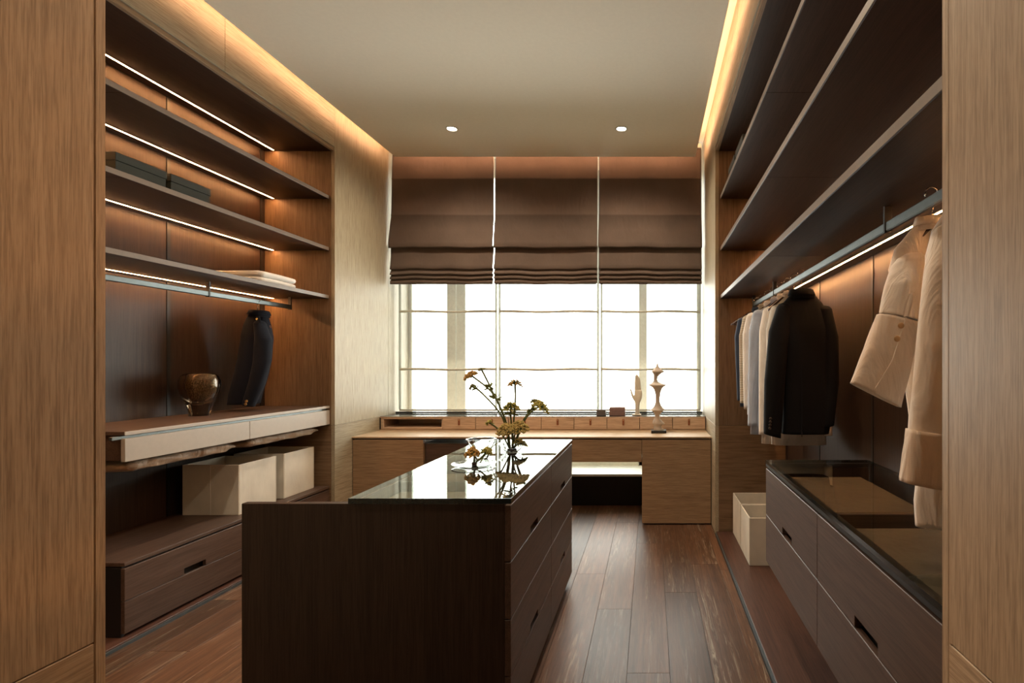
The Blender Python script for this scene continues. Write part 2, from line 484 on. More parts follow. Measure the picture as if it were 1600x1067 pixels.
# ------------------------------------------------------------------ side walls with niches
def side_wall(name, sgn, xw, xb, label):
    r = thing(name, label, 'wall', (xw, 3, 0), kind='structure')
    def bx(nm, xa, xc, *a, **k):
        return box(nm, min(xa, xc), max(xa, xc), *a, **k)
    o = sgn  # outward direction
    # outer shell
    bx('shell', xb + o * 0.045, xb + o * 0.16, Y0 - 0.3, 6.3, -0.06, 3.8, 'void', r, 0)
    # header over the niche
    for a, b in ((Y0, 2.17), (2.17, 3.34), (3.34, YE)):
        bx('header_panel', xw, xw + o * 0.03, a + 0.001, b - 0.001, ZN + 0.03, 3.66, 'oakY', r)
    bx('header_trim', xw + o * 0.006, xw + o * 0.03, Y0, YE, ZN + 0.0, ZN + 0.029, 'deskY', r)
    # wall return between niche and window (two upper boards, dado boards below)
    for a, b in ((YE, 5.42), (5.42, 6.0)):
        bx('wall_panel', xw, xw + o * 0.03, a + 0.001, b - 0.001, DADO + 0.001, 3.66, 'oakZ', r)
        bx('dado_panel', xw, xw + o * 0.03, a + 0.001, b - 0.001, 0, DADO - 0.001, 'oakY', r)
    bx('wall_core', xw + o * 0.03, xb + o * 0.045, YE + 0.03, 6.0, -0.06, 3.66, 'void', r, 0)
    # niche end
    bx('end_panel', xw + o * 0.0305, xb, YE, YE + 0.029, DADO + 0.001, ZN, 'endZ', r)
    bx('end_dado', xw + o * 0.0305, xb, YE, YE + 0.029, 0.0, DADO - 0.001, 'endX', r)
    bx('near_panel', xw + o * 0.0005, xb, Y0 - 0.03, Y0 + 0.004, 0, ZN, 'deskZ', r)
    # niche ceiling
    bx('niche_ceiling', xw + o * 0.03, xb + o * 0.04, Y0, YE + 0.03, ZN, ZN + 0.04, 'shelfY', r)
    bx('header_core', xw + o * 0.03, xb + o * 0.045, Y0, YE + 0.03, ZN + 0.05, 3.66, 'void', r, 0)
    # back boards between black uprights
    for i in range(4):
        bx('back_panel', xb, xb + o * 0.03, SEAM[i] + 0.013, SEAM[i + 1] - 0.013, 0.0, ZN, 'darkZ', r)
    for y in SEAM:
        bx('upright', xb - o * 0.004, xb + o * 0.012, y - 0.0125, y + 0.0125, 0.03, ZN, 'black', r, 0)
    bx('back_panel', xb, xb + o * 0.03, SEAM[4] + 0.013, YE, 0.0, ZN, 'darkZ', r)
    bx('back_core', xb + o * 0.03, xb + o * 0.045, Y0, YE + 0.03, -0.06, ZN + 0.05, 'void', r, 0)
    # plinth and metal floor strip
    bx('plinth', xw + o * 0.012, xb, Y0 + 0.005, YE - 0.0005, -0.013, 0.022, 'plinth', r)
    bx('floor_strip', xw - o * 0.0, xw + o * 0.0115, Y0 + 0.005, YE, -0.013, 0.014, 'metalstrip', r, 0)
    return r
wl = side_wall('wall_left', -1, XL, BL, 'pale oak wall around the left open wardrobe niche')
wr = side_wall('wall_right', 1, XR, BR, 'pale oak wall around the right open wardrobe niche')

# ------------------------------------------------------------------ doorway wall and passage behind the camera
wf = thing('wall_front', 'oak lined doorway framing the view into the dressing room', 'wall', (-0.2, 0.8, 0), kind='structure')
DX0, DX1, DY0 = -1.0, XR, 0.42
for sx, xa, mt in ((-1, DX0, 'Z'), (1, DX1, 'Z')):
    def bb(nm, a, b, *r_):
        box(nm, min(a, b), max(a, b), *r_)
    bb('jamb_panel', xa, xa + sx * 0.03, DY0, 0.979, DADO + 0.001, 2.9, 'jambZ', wf)
    bb('jamb_dado', xa, xa + sx * 0.03, DY0, 0.979, 0, DADO - 0.001, 'jambY', wf)
    bb('jamb_stile', xa, xa + sx * 0.03, 0.98, 1.0, 0, 2.9, 'jambZ', wf)
boxes('wall_core', [(BL - 0.1, DX0 - 0.03, DY0, 0.97, -0.06, 3.66), (DX1 + 0.03, 2.0, DY0, 0.97, -0.06, 3.66), (DX0 - 0.03, DX1 + 0.03, DY0, 0.97, 2.93, 3.66)], 'deskZ', wf)
box('lintel', DX0, DX1, DY0, 1.0, 2.9, 2.93, 'deskX', wf)
boxes('room_face', [(XL, DX0 - 0.03, 0.97, 0.999, 0, 3.66), (DX0 - 0.03, DX1, 0.97, 0.999, 2.93, 3.66)], 'oakZ', wf)
for nm, L, lab in (('wall_corridor_left', (-2.8, -2.7, -2.3, DY0, 0, 3.0), 'dark unseen wall of the passage, left of the doorway'),
                   ('wall_corridor_right', (2.0, 2.1, -2.3, DY0, 0, 3.0), 'dark unseen wall of the passage, right of the doorway'),
                   ('wall_corridor_back', (-2.8, 2.1, -2.3, -2.2, 0, 3.0), 'dark unseen wall at the far end of the passage')):
    tag(box(nm, *L, 'darkZ'), lab, 'wall', kind='structure')  # out-of-view walls, dark wood chosen to bounce less light into the room
tag(box('ceiling_corridor', -2.8, 2.1, -2.3, DY0, 2.95, 3.05, 'ceiling'), 'plain ceiling of the passage before the doorway', 'ceiling', kind='structure')

# ------------------------------------------------------------------ ceiling with cove
ce = thing('ceiling', 'smooth cream ceiling with glowing cove edges', 'ceiling', (-1, 3, ZC), kind='structure')
box('ceiling_panel', -2.49, 0.4417, Y0, 5.31, ZC, ZC + 0.03, 'ceiling', ce, 0.002)
box('cove_top', BL - 0.2, BR + 0.2, Y0 - 0.03, 6.3, 3.66, 3.8, 'ceiling', ce, 0)
def cove(name, a, lab):
    tag(box(name, *a, 'cove', None, 0), lab, 'light', 'cove light strips')
cove('cove_light', (-2.468, -2.458, Y0 + 0.05, 5.26, 3.462, 3.492), 'hidden warm cove strip along the left ceiling edge')
cove('cove_light', (0.41, 0.42, Y0 + 0.05, 5.26, 3.462, 3.492), 'hidden warm cove strip along the right ceiling edge')
cove('cove_light', (-2.44, 0.39, 5.278, 5.288, 3.462, 3.492), 'hidden warm cove strip above the roman blinds')

# recessed downlights: the two in view, plus unseen rows added to brighten the room
def downlight(x, y, label, power=1.0):
    t = thing('downlight', label, 'light', (x, y, ZC), 'ceiling downlights')
    V, F = lathe([(0.052, -0.002), (0.052, 0.0), (0.040, 0.0), (0.040, -0.004), (0.050, -0.004)], (x, y, ZC), 32)
    mobj('trim_ring', V, F[:-2], M['white'], t, True)
    V, F = lathe([(0.001, -0.003), (0.038, -0.003), (0.038, -0.0005), (0.001, -0.0005)], (x, y, ZC), 32)
    mobj('lens', V, F, M['lamp'], t, False)
    ld = bpy.data.lights.new('beam', 'SPOT')
    ld.energy = DOWN * power; ld.color = (1.0, 0.80, 0.58); ld.spot_size = math.radians(150); ld.spot_blend = 0.8; ld.shadow_soft_size = 0.04
    lo = bpy.data.objects.new('beam', ld); link(lo, (x, y, ZC - 0.012), t)
downlight(-1.705, 4.676, 'round recessed downlight on the left in the ceiling near the blinds')
downlight(-0.248, 4.676, 'round recessed downlight on the right in the ceiling near the blinds')
for yy, w_ in ((2.85, 'middle'), (1.5, 'doorway')):
    downlight(-1.705, yy, 'added unseen fill downlight on the left in the ceiling, %s row' % w_, 0.6)
    downlight(-0.248, yy, 'added unseen fill downlight on the right in the ceiling, %s row' % w_, 0.6)

# ------------------------------------------------------------------ window wall
wb = thing('wall_back', 'low parapet with pale sill below the window', 'wall', (-1, 5.8, 0), kind='structure')
box('parapet', XL, XR, 5.42, 6.1, -0.06, 0.29, 'void', wb, 0)
box('sill', XL, XR, 5.41, 6.1, 0.29, 0.312, 'white', wb)
box('lintel', XL - 0.7, XR + 0.7, 5.98, 6.3, 3.5, 3.66, 'white', wb)
boxes('side_core', [(BL - 0.16, XL, 6.0, 6.06, -0.06, 3.66), (XR, BR + 0.16, 6.0, 6.06, -0.06, 3.66)], 'white', wb)
win = thing('window_1', 'wide bright window with pale vertical mullions', 'window', (-1, 5.95, 0.312), kind='structure')
YW = 5.88
def mull(a, b, d=0.10):
    return box('mullion', (a - 1016) * YW / 850, (b - 1016) * YW / 850, YW, YW + d, 0.312, 3.5, 'frame', win)
mull(639.5, 643.5, .06); mull(698, 712, .12); mull(713, 727, .05); mull(998, 1011, .12); mull(1089, 1093, .05); mull(622, 639, .05)
boxes('frame_rail', [(XL, XR, YW, YW + 0.08, 0.312, 0.40), (XL, XR, YW, YW + 0.08, 3.42, 3.5)], 'frame', win)
px = [XL, -2.2, -2.0, -0.125, -0.035, XR]
for i in (0, 2, 4):
    box('pane', px[i], px[i + 1], YW + 0.03, YW + 0.036, 0.40, 3.42, 'pane', win, 0)

# sheer roman shades and linen roman blinds, three of each
BX = [(-2.59, -1.566), (-1.552, -0.527), (-0.513, 0.513)]
SX = [(-2.585, -1.571), (-1.560, -0.524), (-0.513, 0.52)]
POS = ['left', 'middle', 'right']
for i, (a, b) in enumerate(SX):
    t = thing('sheer_shade', 'translucent white sheer shade with thin rods, %s of three' % POS[i], 'curtain', ((a + b) / 2, YS, 0.93), 'sheer shades at the window')
    V, F = [], []
    nx, nz = 40, 40
    for k in range(nz + 1):
        for j in range(nx + 1):
            z = 0.935 + (3.40 - 0.935) * k / nz
            x = a + (b - a) * j / nx
            V.append((x, YS + 0.006 * math.sin(z * 10.6) + 0.003 * math.sin(x * 9 + i), z))
    for k in range(nz):
        for j in range(nx):
            q = k * (nx + 1) + j
            F.append((q, q + 1, q + nx + 2, q + nx + 1))
    mobj('sheer_cloth', V, F, M['sheer'], t, True)
    for z in (1.354, 1.947):
        pts = [(a + 0.01 + (b - a - 0.02) * s / 8, YS - 0.012, z + 0.004 * math.sin(s * 1.1 + i)) for s in range(9)]
        V, F = tube(pts, 0.013, 8); mobj('rod', V, F, M['rod'], t, True)
    box('hem_bar', a + 0.005, b - 0.005, YS - 0.009, YS + 0.009, 0.925, 0.945, 'rod', t)
    for x in (a + 0.012, b - 0.012):
        box('side_hem', x - 0.012, x + 0.012, YS - 0.011, YS - 0.009, 0.945, 3.4, 'hem', t, 0)
    for x in (a + 0.02, b - 0.02):
        V, F = tube([(x, YS - 0.02, 0.95), (x, YS - 0.02, 3.4)], 0.0015, 5); mobj('cord', V, F, M['white'], t, True)

prof = [(5.47, 3.60), (5.462, 3.45), (5.452, 3.272), (5.447, 3.264), (5.453, 3.256), (5.446, 3.05), (5.437, 2.905), (5.430, 2.898), (5.437, 2.89), (5.415, 2.74), (5.395, 2.62), (5.388, 2.575),
        (5.395, 2.562), (5.42, 2.572), (5.445, 2.59), (5.44, 2.56), (5.428, 2.48), (5.415, 2.40), (5.405, 2.362), (5.412, 2.352), (5.435, 2.362), (5.43, 2.345), (5.412, 2.318), (5.403, 2.306), (5.41, 2.299), (5.437, 2.308),
        (5.432, 2.295), (5.414, 2.275), (5.406, 2.262), (5.412, 2.256), (5.436, 2.262), (5.43, 2.25), (5.418, 2.235), (5.415, 2.215), (5.425, 2.208), (5.445, 2.212)]
for i, (a, b) in enumerate(BX):
    t = thing('roman_blind', 'brown linen roman blind drawn half up, %s of three' % POS[i], 'blind', ((a + b) / 2, 5.44, 2.21), 'roman blinds at the window')
    V, F = [], []
    nx = 48
    rr = random.Random(20 + i)
    ph = [rr.uniform(0, 6) for _ in range(6)]
    for k, (y, z) in enumerate(prof):
        lo = max(0, min(1, (3.0 - z) / 0.6))
        for j in range(nx + 1):
            s = j / nx
            x = a + (b - a) * s
            dz = 0.004 * math.sin(s * 7 + ph[0]) * lo + 0.003 * math.sin(s * 17 + ph[1]) * lo
            dy = 0.006 * math.sin(s * 5 + z * 6 + ph[2]) + 0.003 * math.sin(s * 13 + z * 9 + ph[3])
            edge = 0.012 * math.exp(-((z - 2.66) / 0.12) ** 2) * (1 if i == 0 else 0.3)
            x += -edge * (1 - s) + edge * 0.3 * s
            V.append((x, y + dy * (0.4 + 0.6 * lo), z + dz))
    for k in range(len(prof) - 1):
        for j in range(nx):
            q = k * (nx + 1) + j
            F.append((q, q + 1, q + nx + 2, q + nx + 1))
    o = mobj('blind_cloth', V, F, M['blind'], t, True)
    addmod(o, 'SOLIDIFY', thickness=0.003)
    box('hem_bar', a + 0.01, b - 0.01, 5.43, 5.445, 2.205, 2.225, 'blind', t)
    box('head_rail', a, b, 5.455, 5.50, 3.58, 3.62, 'white', t)
    V, F = tube([(b + 0.004, 5.43, 2.2), (b + 0.004, 5.43, 3.58)], 0.0018, 5); mobj('cord', V, F, M['white'], t, True)

# ------------------------------------------------------------------ shelves with light strips
SHZ = [2.772, 2.345, 1.948]
ORD = ['top', 'middle', 'lowest']
for side, sg, xw, xb, nm in ((-1, -1, -2.66, BL, 'left'), (1, 1, 0.584, BR, 'right')):
    for k, z in enumerate(SHZ):
        t = thing('shelf', '%s long dark wood shelf in the %s niche with light strip beneath' % (ORD[k], nm), 'shelf', ((xw + xb) / 2, 2.7, z), '%s niche shelves' % nm)
        for a, b in ((Y0 + 0.006, 2.74), (2.7405, YE - 0.002)):
            box('board', min(xw, xb - sg * 0.005), max(xw, xb - sg * 0.005), a, b, z, z + 0.028, 'shelfY', t)
        box('front_edge', min(xw, xw - sg * 0.004), max(xw, xw - sg * 0.004), Y0 + 0.006, YE - 0.002, z, z + 0.028, 'shelfedge', t, 0.0008)
        xl = xb - sg * 0.085
        box('light_profile', xl - 0.011, xl + 0.011, Y0 + 0.02, YE - 0.01, z - 0.002, z - 0.0002, 'black', t, 0)
        box('light_strip', xl - 0.004, xl + 0.004, Y0 + 0.03, YE - 0.02, z - 0.003, z - 0.0021, 'led', t, 0)
    xl = xb - sg * 0.085
    t = thing('light_strip', 'warm light strip under the ceiling of the %s niche' % nm, 'light', (xl, 2.7, ZN), 'niche ceiling light strips')
    box('profile', xl - 0.011, xl + 0.011, Y0 + 0.02, YE - 0.01, ZN - 0.002, ZN - 0.0002, 'black', t, 0)
    box('strip', xl - 0.004, xl + 0.004, Y0 + 0.03, YE - 0.02, ZN - 0.003, ZN - 0.0021, 'led', t, 0)

# clothes rails
def rail(x, z, ys, brk, label):
    t = thing('clothes_rail', label, 'rail', (x, (ys[0] + ys[1]) / 2, z), 'clothes rails')
    box('bar', x - 0.009, x + 0.009, ys[0], ys[1], z - 0.017, z + 0.017, 'rail', t, 0.004)
    for y in brk:
        box('bracket', x - 0.0125, x + 0.0125, y - 0.006, y + 0.006, z - 0.022, 1.9475, 'black', t, 0.001)
rail(-2.91, 1.868, (Y0 + 0.01, 4.405), (1.88, 2.74, 3.58, 4.395), 'grey metal clothes rail under the lowest left shelf')
rail(0.82, 1.876, (Y0 + 0.01, 4.31), (1.88, 3.58, 4.30), 'grey metal clothes rail under the lowest right shelf')

# ------------------------------------------------------------------ drawer front helpers
def front_yz(name, xs_, ya, yb, za, zb, notch, mat, parent, depth=0.02, sg=1, nz=0.034, nw=0.15):
    """drawer front lying in a plane of constant x, with a finger notch at its lower edge"""
    x0, x1 = xs_, xs_ + sg * depth
    if notch:
        c = (ya + yb) / 2 if notch is True else notch
        poly = [(ya, za), (c - nw / 2, za), (c - nw / 2, za + nz), (c + nw / 2, za + nz), (c + nw / 2, za), (yb, za), (yb, zb), (ya, zb)]
    else:
        poly = [(ya, za), (yb, za), (yb, zb), (ya, zb)]
    o = prism_x(name, poly, min(x0, x1), max(x0, x1), mat, parent)
    bevel_me(o, 0.0014)
    return o

# ------------------------------------------------------------------ left: floating drawers, low chest
t = thing('floating_drawers', 'floating taupe two-drawer shelf with dark wood top in the left niche', 'drawers', (-2.92, 3.6, 0.91))
box('top_board', BL, -2.655, 2.745, YE - 0.002, 1.043, 1.062, 'darkY', t)
box('top_edge', -2.6548, -2.650, 2.745, YE - 0.002, 1.043, 1.062, 'taupe', t, 0.0008)
box('carcass', BL, -2.69, 2.765, YE - 0.01, 0.912, 1.0425, 'darkY', t)
box('grip_channel', -2.6895, -2.672, 2.70, YE - 0.012, 1.022, 1.040, 'rail', t)
for a, b in ((2.745, 3.598), (3.602, YE - 0.002)):
    d = box('drawer_front', -2.6715, -2.650, a, b, 0.909, 1.026, 'taupe', t, 0.001)

t = thing('low_chest', 'low dark wood two-bay drawer chest on the left plinth', 'drawers', (-2.92, 3.6, 0.022))
box('top_board', BL, -2.652, 2.745, YE - 0.002, 0.381, 0.40, 'darkY', t)
box('shadow_gap', BL + 0.02, -2.672, 2.75, YE - 0.01, 0.371, 0.3808, 'black', t, 0)
box('carcass', BL + 0.01, -2.69, 2.765, YE - 0.01, 0.0225, 0.3705, 'void', t, 0)
box('side_panel', BL + 0.01, -2.672, 2.745, 2.7648, 0.0225, 0.3705, 'black', t)  # near end gets no light; its shade is painted as black
for a, b in ((2.745, 3.598), (3.602, YE - 0.002)):
    front_yz('drawer_front', -2.672, a, b, 0.206, 0.370, True, 'darkY', t, 0.02, 1)
    front_yz('drawer_front', -2.672, a, b, 0.040, 0.203, None, 'darkY', t, 0.02, 1)

# gathered fabric under the floating drawers
def fabric_roll(ya, yb, label):
    t = thing('fabric_roll', label, 'fabric', (-2.94, (ya + yb) / 2, 0.86), 'fabric rolls under the floating drawers')
    n = 46
    secs = []
    for i in range(n + 1):
        s = i / n
        y = ya + (yb - ya) * s
        lump = 0.62 + 0.38 * abs(math.sin(s * math.pi * 2.0 + 0.25)) ** 0.6
        e = min(1, 0.35 + 8 * s, 0.35 + 8 * (1 - s))
        hz = 0.036 * e * (0.8 + 0.2 * lump)
        hx = 0.235 * (0.93 + 0.07 * lump)
        secs.append(((-2.93, y, 0.908 - 0.037), (hx, 0, 0), (0, 0, hz)))
    V, F = loft(secs, 36, power=4.0, wob=lambda k, a: 0.02 * math.sin(9 * a + 21 * k) + 0.015 * math.sin(31 * k))
    o = mobj('folded_cloth', V, F, M['satin'], t, True)
    V, F = tube([(-2.72, ya + 0.02, 0.9), (-2.72, yb - 0.02, 0.9)], 0.006, 8); mobj('hanging_rod', V, F, M['steel'], t, True)
fabric_roll(2.80, 3.54, 'tan gathered cloth slung beneath the nearer floating drawer')
fabric_roll(3.64, 4.42, 'tan gathered cloth slung beneath the farther floating drawer')

# fabric storage bins
def make_bin(name, x0, x1, y0, y1, z0, z1, label, group, mat='bin'):
    t = thing(name, label, 'bin', ((x0 + x1) / 2, (y0 + y1) / 2, z0), group)
    w_ = 0.008
    def wall(nm, x0_, x1_, y0_, y1_):
        o = box(nm, x0_, x1_, y0_, y1_, z0 + 0.0005, z1, mat, t, 0.002)
        return o
    wall('side', x0, x1, y0, y0 + w_); wall('side', x0, x1, y1 - w_, y1)
    wall('side', x0, x0 + w_, y0 + w_, y1 - w_); wall('side', x1 - w_, x1, y0 + w_, y1 - w_)
    box('bottom', x0 + w_, x1 - w_, y0 + w_, y1 - w_, z0 + 0.0005, z0 + 0.01, mat, t)
    box('fold_seam', (x0 + x1) / 2 - 0.0012, (x0 + x1) / 2 + 0.0012, y0 - 0.0012, y0 + 0.0002, z0 + 0.002, z1 - 0.004, 'linen', t, 0)
    box('lining', x0 + w_ + .0005, x1 - w_ - .0005, y0 + w_ + .0005, y0 + w_ + 0.003, z0 + 0.012, z1 - 0.01, 'binin', t, 0)
make_bin('storage_bin', -3.11, -2.735, 3.615, 3.98, 0.40, 0.735, 'cream fabric storage bin on the left chest, nearer of two', 'fabric bins on the left chest')
make_bin('storage_bin', -3.11, -2.735, 4.06, 4.425, 0.40, 0.735, 'cream fabric storage bin on the left chest, farther of two', 'fabric bins on the left chest')
make_bin('storage_bin', 0.68, 1.05, 3.73, 4.09, 0.022, 0.35, 'cream fabric bin on the right plinth, nearer of two', 'fabric bins on the right plinth')
make_bin('storage_bin', 0.68, 1.05, 4.11, 4.47, 0.022, 0.35, 'cream fabric bin on the right plinth, farther of two', 'fabric bins on the right plinth')

# lidded green boxes
def lid_box(x0, x1, y0, y1, z0, z1, label, group):
    t = thing('lidded_box', label, 'box', ((x0 + x1) / 2, (y0 + y1) / 2, z0), group)
    box('box_body', x0 + 0.004, x1 - 0.004, y0 + 0.004, y1 - 0.004, z0 + 0.0005, z1 - 0.045, 'green', t)
    box('lid', x0, x1, y0, y1, z1 - 0.045, z1, 'green', t, 0.002)
z = SHZ[1] + 0.028
lid_box(-3.08, -2.85, 2.90, 3.21, z, z + 0.165, 'dark green lidded box on the left middle shelf, nearer of two', 'green boxes on the left shelf')
lid_box(-3.08, -2.85, 3.235, 3.53, z, z + 0.165, 'dark green lidded box on the left middle shelf, farther of two', 'green boxes on the left shelf')
z = SHZ[0] + 0.028
lid_box(0.62, 0.86, 3.66, 3.97, z, z + 0.155, 'dark green lidded box high on the right top shelf, nearer of two', 'green boxes on the right shelf')
lid_box(0.62, 0.86, 4.01, 4.32, z, z + 0.155, 'dark green lidded box high on the right top shelf, farther of two', 'green boxes on the right shelf')

# folded linen
def folded(x0, x1, y0, y1, z0, h, label, skew=0.0):
    t = thing('folded_linen', label, 'linen', ((x0 + x1) / 2, (y0 + y1) / 2, z0), 'folded linens on the left shelf')
    lay = 2
    th = h / lay
    for k in range(lay):
        zb = z0 + k * th + 0.001
        path = []
        # S-shaped fold seen from the end: spiral profile in (x,z), round fold towards the room
        prof_ = []
        for i in range(13):
            a = -math.pi / 2 + math.pi * i / 12
            prof_.append((x1 - th / 2 + th / 2 * math.cos(a), zb + th / 2 + (th / 2 - 0.001) * math.sin(a)))
        prof_.append((x0 + 0.01, zb + th - 0.002)); prof_.append((x0, zb + th * 0.55)); prof_.append((x0 + 0.012, zb + 0.001))
        n = len(prof_); V = []; ny = 8
        for j in range(ny + 1):
            s = j / ny
            r_ = 1 if 0 < j < ny else 0.9
            yy = y0 + (y1 - y0) * s
            cz = zb + th / 2
            for q in prof_:
                V.append((q[0] + skew * (s - .5) + 0.003 * math.sin(5 * s + k), yy, cz + (q[1] - cz) * r_ + 0.0015 * math.sin(7 * q[0] * 6 + s * 6)))
        F = []
        for j in range(ny):
            for i in range(n):
                i2 = (i + 1) % n
                F.append((j * n + i, j * n + i2, (j + 1) * n + i2, (j + 1) * n + i))
        F.append(tuple(range(n))); F.append(tuple(reversed(range(ny * n, ny * n + n))))
        o = mobj('folded_layer', V, F, M['linen'], t, True)
        # visible inner fold lines at the near end
        for f in (0.35, 0.65):
            pts = [(x1 - 0.02, y0 - 0.002, zb + th * f), (x1 - 0.12, y0 - 0.003, zb + th * (f + .03)), (x0 + 0.02, y0 - 0.002, zb + th * f)]
            V, F = tube(smoothpath(pts, 4), 0.0025, 6); mobj('fold', V, F, M['linen'], o, True)
folded(-3.06, -2.715, 3.79, 4.17, SHZ[2] + 0.028, 0.085, 'white folded linen at the far end of the left lowest shelf')

# smoky ribbed glass vase
vc = (-3.0, 3.62, 1.062)
t = thing('glass_vase', 'smoky brown lobed glass vase on the floating drawers', 'vase', vc)
zs = [0, 0.02, 0.06, 0.11, 0.16, 0.20, 0.235, 0.262, 0.277, 0.28]
rs = [0.056, 0.057, 0.068, 0.087, 0.104, 0.111, 0.110, 0.100, 0.084, 0.074]
def lobe(k, a): return 0.12 * (abs(math.cos(3.5 * a + 0.5)) ** 0.7 - 0.6) * (1.15 - 0.75 * k)
V, F = loft([((vc[0], vc[1], vc[2] + zz + 0.001), (rr, 0, 0), (0, rr, 0)) for zz, rr in zip(zs, rs)], 64, (True, False), wob=lobe)
zi = [0.272, 0.255, 0.225, 0.18, 0.13, 0.095, 0.080]
ri = [0.068, 0.083, 0.093, 0.091, 0.073, 0.048, 0.015]
V2, F2 = loft([((vc[0], vc[1], vc[2] + zz), (rr, 0, 0), (0, rr, 0)) for zz, rr in zip(zi, ri)], 64, (False, True))
n0 = len(V); F += [tuple(i + n0 for i in f) for f in F2]
F += [((len(zs) - 1) * 64 + i, (len(zs) - 1) * 64 + (i + 1) % 64, n0 + (i + 1) % 64, n0 + i) for i in range(64)]
mobj('glass_body', V + V2, F, M['smoke'], t, True)
V, F = loft([((vc[0], vc[1], vc[2] + zz), (rr - 0.006, 0, 0), (0, rr - 0.006, 0)) for zz, rr in zip(zi, ri)], 48, (False, True))
o = mobj('speckled_core', V, F, M['smoke2'], t, True)

# ------------------------------------------------------------------ island
IX0, IX1, IY0, IY1 = -1.092, -0.506, 1.972, 3.515
t = thing('dressing_island', 'dark wood dressing island with drawers and black-edged glass top', 'island', ((IX0 + IX1) / 2, 2.74, 0))
box('end_panel', -1.482, IX1 - 0.0225, IY0, IY0 + 0.03, 0.002, 0.897, 'darkZ', t, 0.0015)
box('carcass', IX0 + 0.01, IX1 - 0.045, IY0 + 0.031, IY1 - 0.02, 0.05, 0.84, 'void', t, 0)
box('far_panel', IX0 + 0.005, IX1 - 0.0225, IY1 - 0.0195, IY1 - 0.0005, 0.03, 0.897, 'darkZ', t)
box('back_panel', IX0, IX0 + 0.0095, IY0 + 0.031, IY1 - 0.021, 0.03, 0.897, 'darkY', t)
box('toe_kick', IX0 + 0.03, IX1 - 0.05, IY0 + 0.035, IY1 - 0.04, 0.001, 0.0495, 'black', t, 0)
box('tray_lining', IX0 + 0.0105, IX1 - 0.046, IY0 + 0.032, IY1 - 0.021, 0.8405, 0.85, 'felt', t, 0)
box('top_rim', IX1 - 0.0445, IX1 - 0.0225, IY0 + 0.031, IY1 - 0.02, 0.875, 0.897, 'black', t, 0)
for yy in (2.36, 2.75, 3.13):
    box('tray_divider', IX0 + 0.011, IX1 - 0.047, yy - 0.006, yy + 0.006, 0.8505, 0.893, 'darkX', t)
rowz = [0.060, 0.268, 0.476, 0.684, 0.892]
for (a, b) in ((IY0 + 0.001, 2.779), (2.782, IY1 - 0.002)):
    for k in range(4):
        front_yz('drawer_front', IX1 - 0.022, a, b, rowz[k] + 0.002, rowz[k + 1] - 0.002, k in (1, 3), 'darkY', t, 0.022, 1, 0.030)
def glass_top(x0, x1, y0, y1, z0, z1, parent):
    V, F = boxvf(x0, x1, y0, y1, z0, z1)
    return mobj('glass_top', V, F, None, parent, False, None, [M['topglass'], M['clear'], M['edge']], [1, 0, 2, 2, 2, 2])
glass_top(IX0, IX1, IY0 - 0.002, IY1, 0.898, 0.917, t)
boxes('glass_edge', [(IX0, IX1, IY0 - 0.006, IY0 - 0.0022, 0.898, 0.917), (IX1 + 0.0002, IX1 + 0.003, IY0 - 0.006, IY1, 0.898, 0.917)], 'edge', t)
ZI = 0.917

# ------------------------------------------------------------------ right floating cabinet with glass top
t = thing('display_cabinet', 'floating dark wood four-drawer cabinet with glass display top at right', 'cabinet', (0.86, 1.93, 0.40))
CX0, CX1, CY0, CY1, CZ0, CZ1 = 0.592, BR - 0.005, 1.065, 2.785, 0.40, 0.913
box('carcass', CX0 + 0.045, CX1, CY0 + 0.012, CY1 - 0.012, CZ0 + 0.002, 0.80, 'void', t, 0)
box('side_panel', CX0 + 0.0225, CX1, CY0, CY0 + 0.0115, CZ0, 0.876, 'black', t)
box('side_panel', CX0 + 0.0225, CX1, CY1 - 0.0115, CY1, CZ0, 0.876, 'darkZ', t)
zm = 0.638
for a, b in ((CY0 + 0.001, 1.928), (1.931, CY1 - 0.001)):
    front_yz('drawer_front', CX0, a, b, zm + 0.002, 0.872, True, 'darkY', t, 0.022, 1, 0.034, 0.16)
    front_yz('drawer_front', CX0, a, b, CZ0, zm - 0.002, None, 'darkY', t, 0.022, 1)
box('frame_channel', CX0 + 0.012, CX0 + 0.04, CY0, CY1, 0.8765, 0.8975, 'black', t, 0.001)
box('frame_rail', CX0, CX0 + 0.012, CY0, CY1, 0.881, 0.8975, 'black', t, 0.001)
box('frame_rail', CX0 + 0.041, CX1, CY0, CY0 + 0.012, 0.8765, 0.8975, 'black', t, 0.001)
box('frame_rail', CX0 + 0.041, CX1, CY1 - 0.012, CY1, 0.8765, 0.8975, 'black', t, 0.001)
box('tray_floor', CX0 + 0.046, CX1, CY0 + 0.013, CY1 - 0.013, 0.8005, 0.806, 'darkY', t, 0)
box('tray_wall', CX0 + 0.046, CX1, 1.92, 1.938, 0.8065, 0.872, 'darkX', t)
box('felt_tray', CX0 + 0.06, CX1 - 0.1, 1.10, 1.90, 0.8065, 0.83, 'felt', t, 0.004)
box('felt_tray', CX0 + 0.06, CX1 - 0.1, 1.99, 2.62, 0.8065, 0.86, 'felt', t, 0.004)
glass_top(CX0 - 0.002, CX1, CY0 - 0.004, CY1 + 0.002, 0.898, CZ1, t)

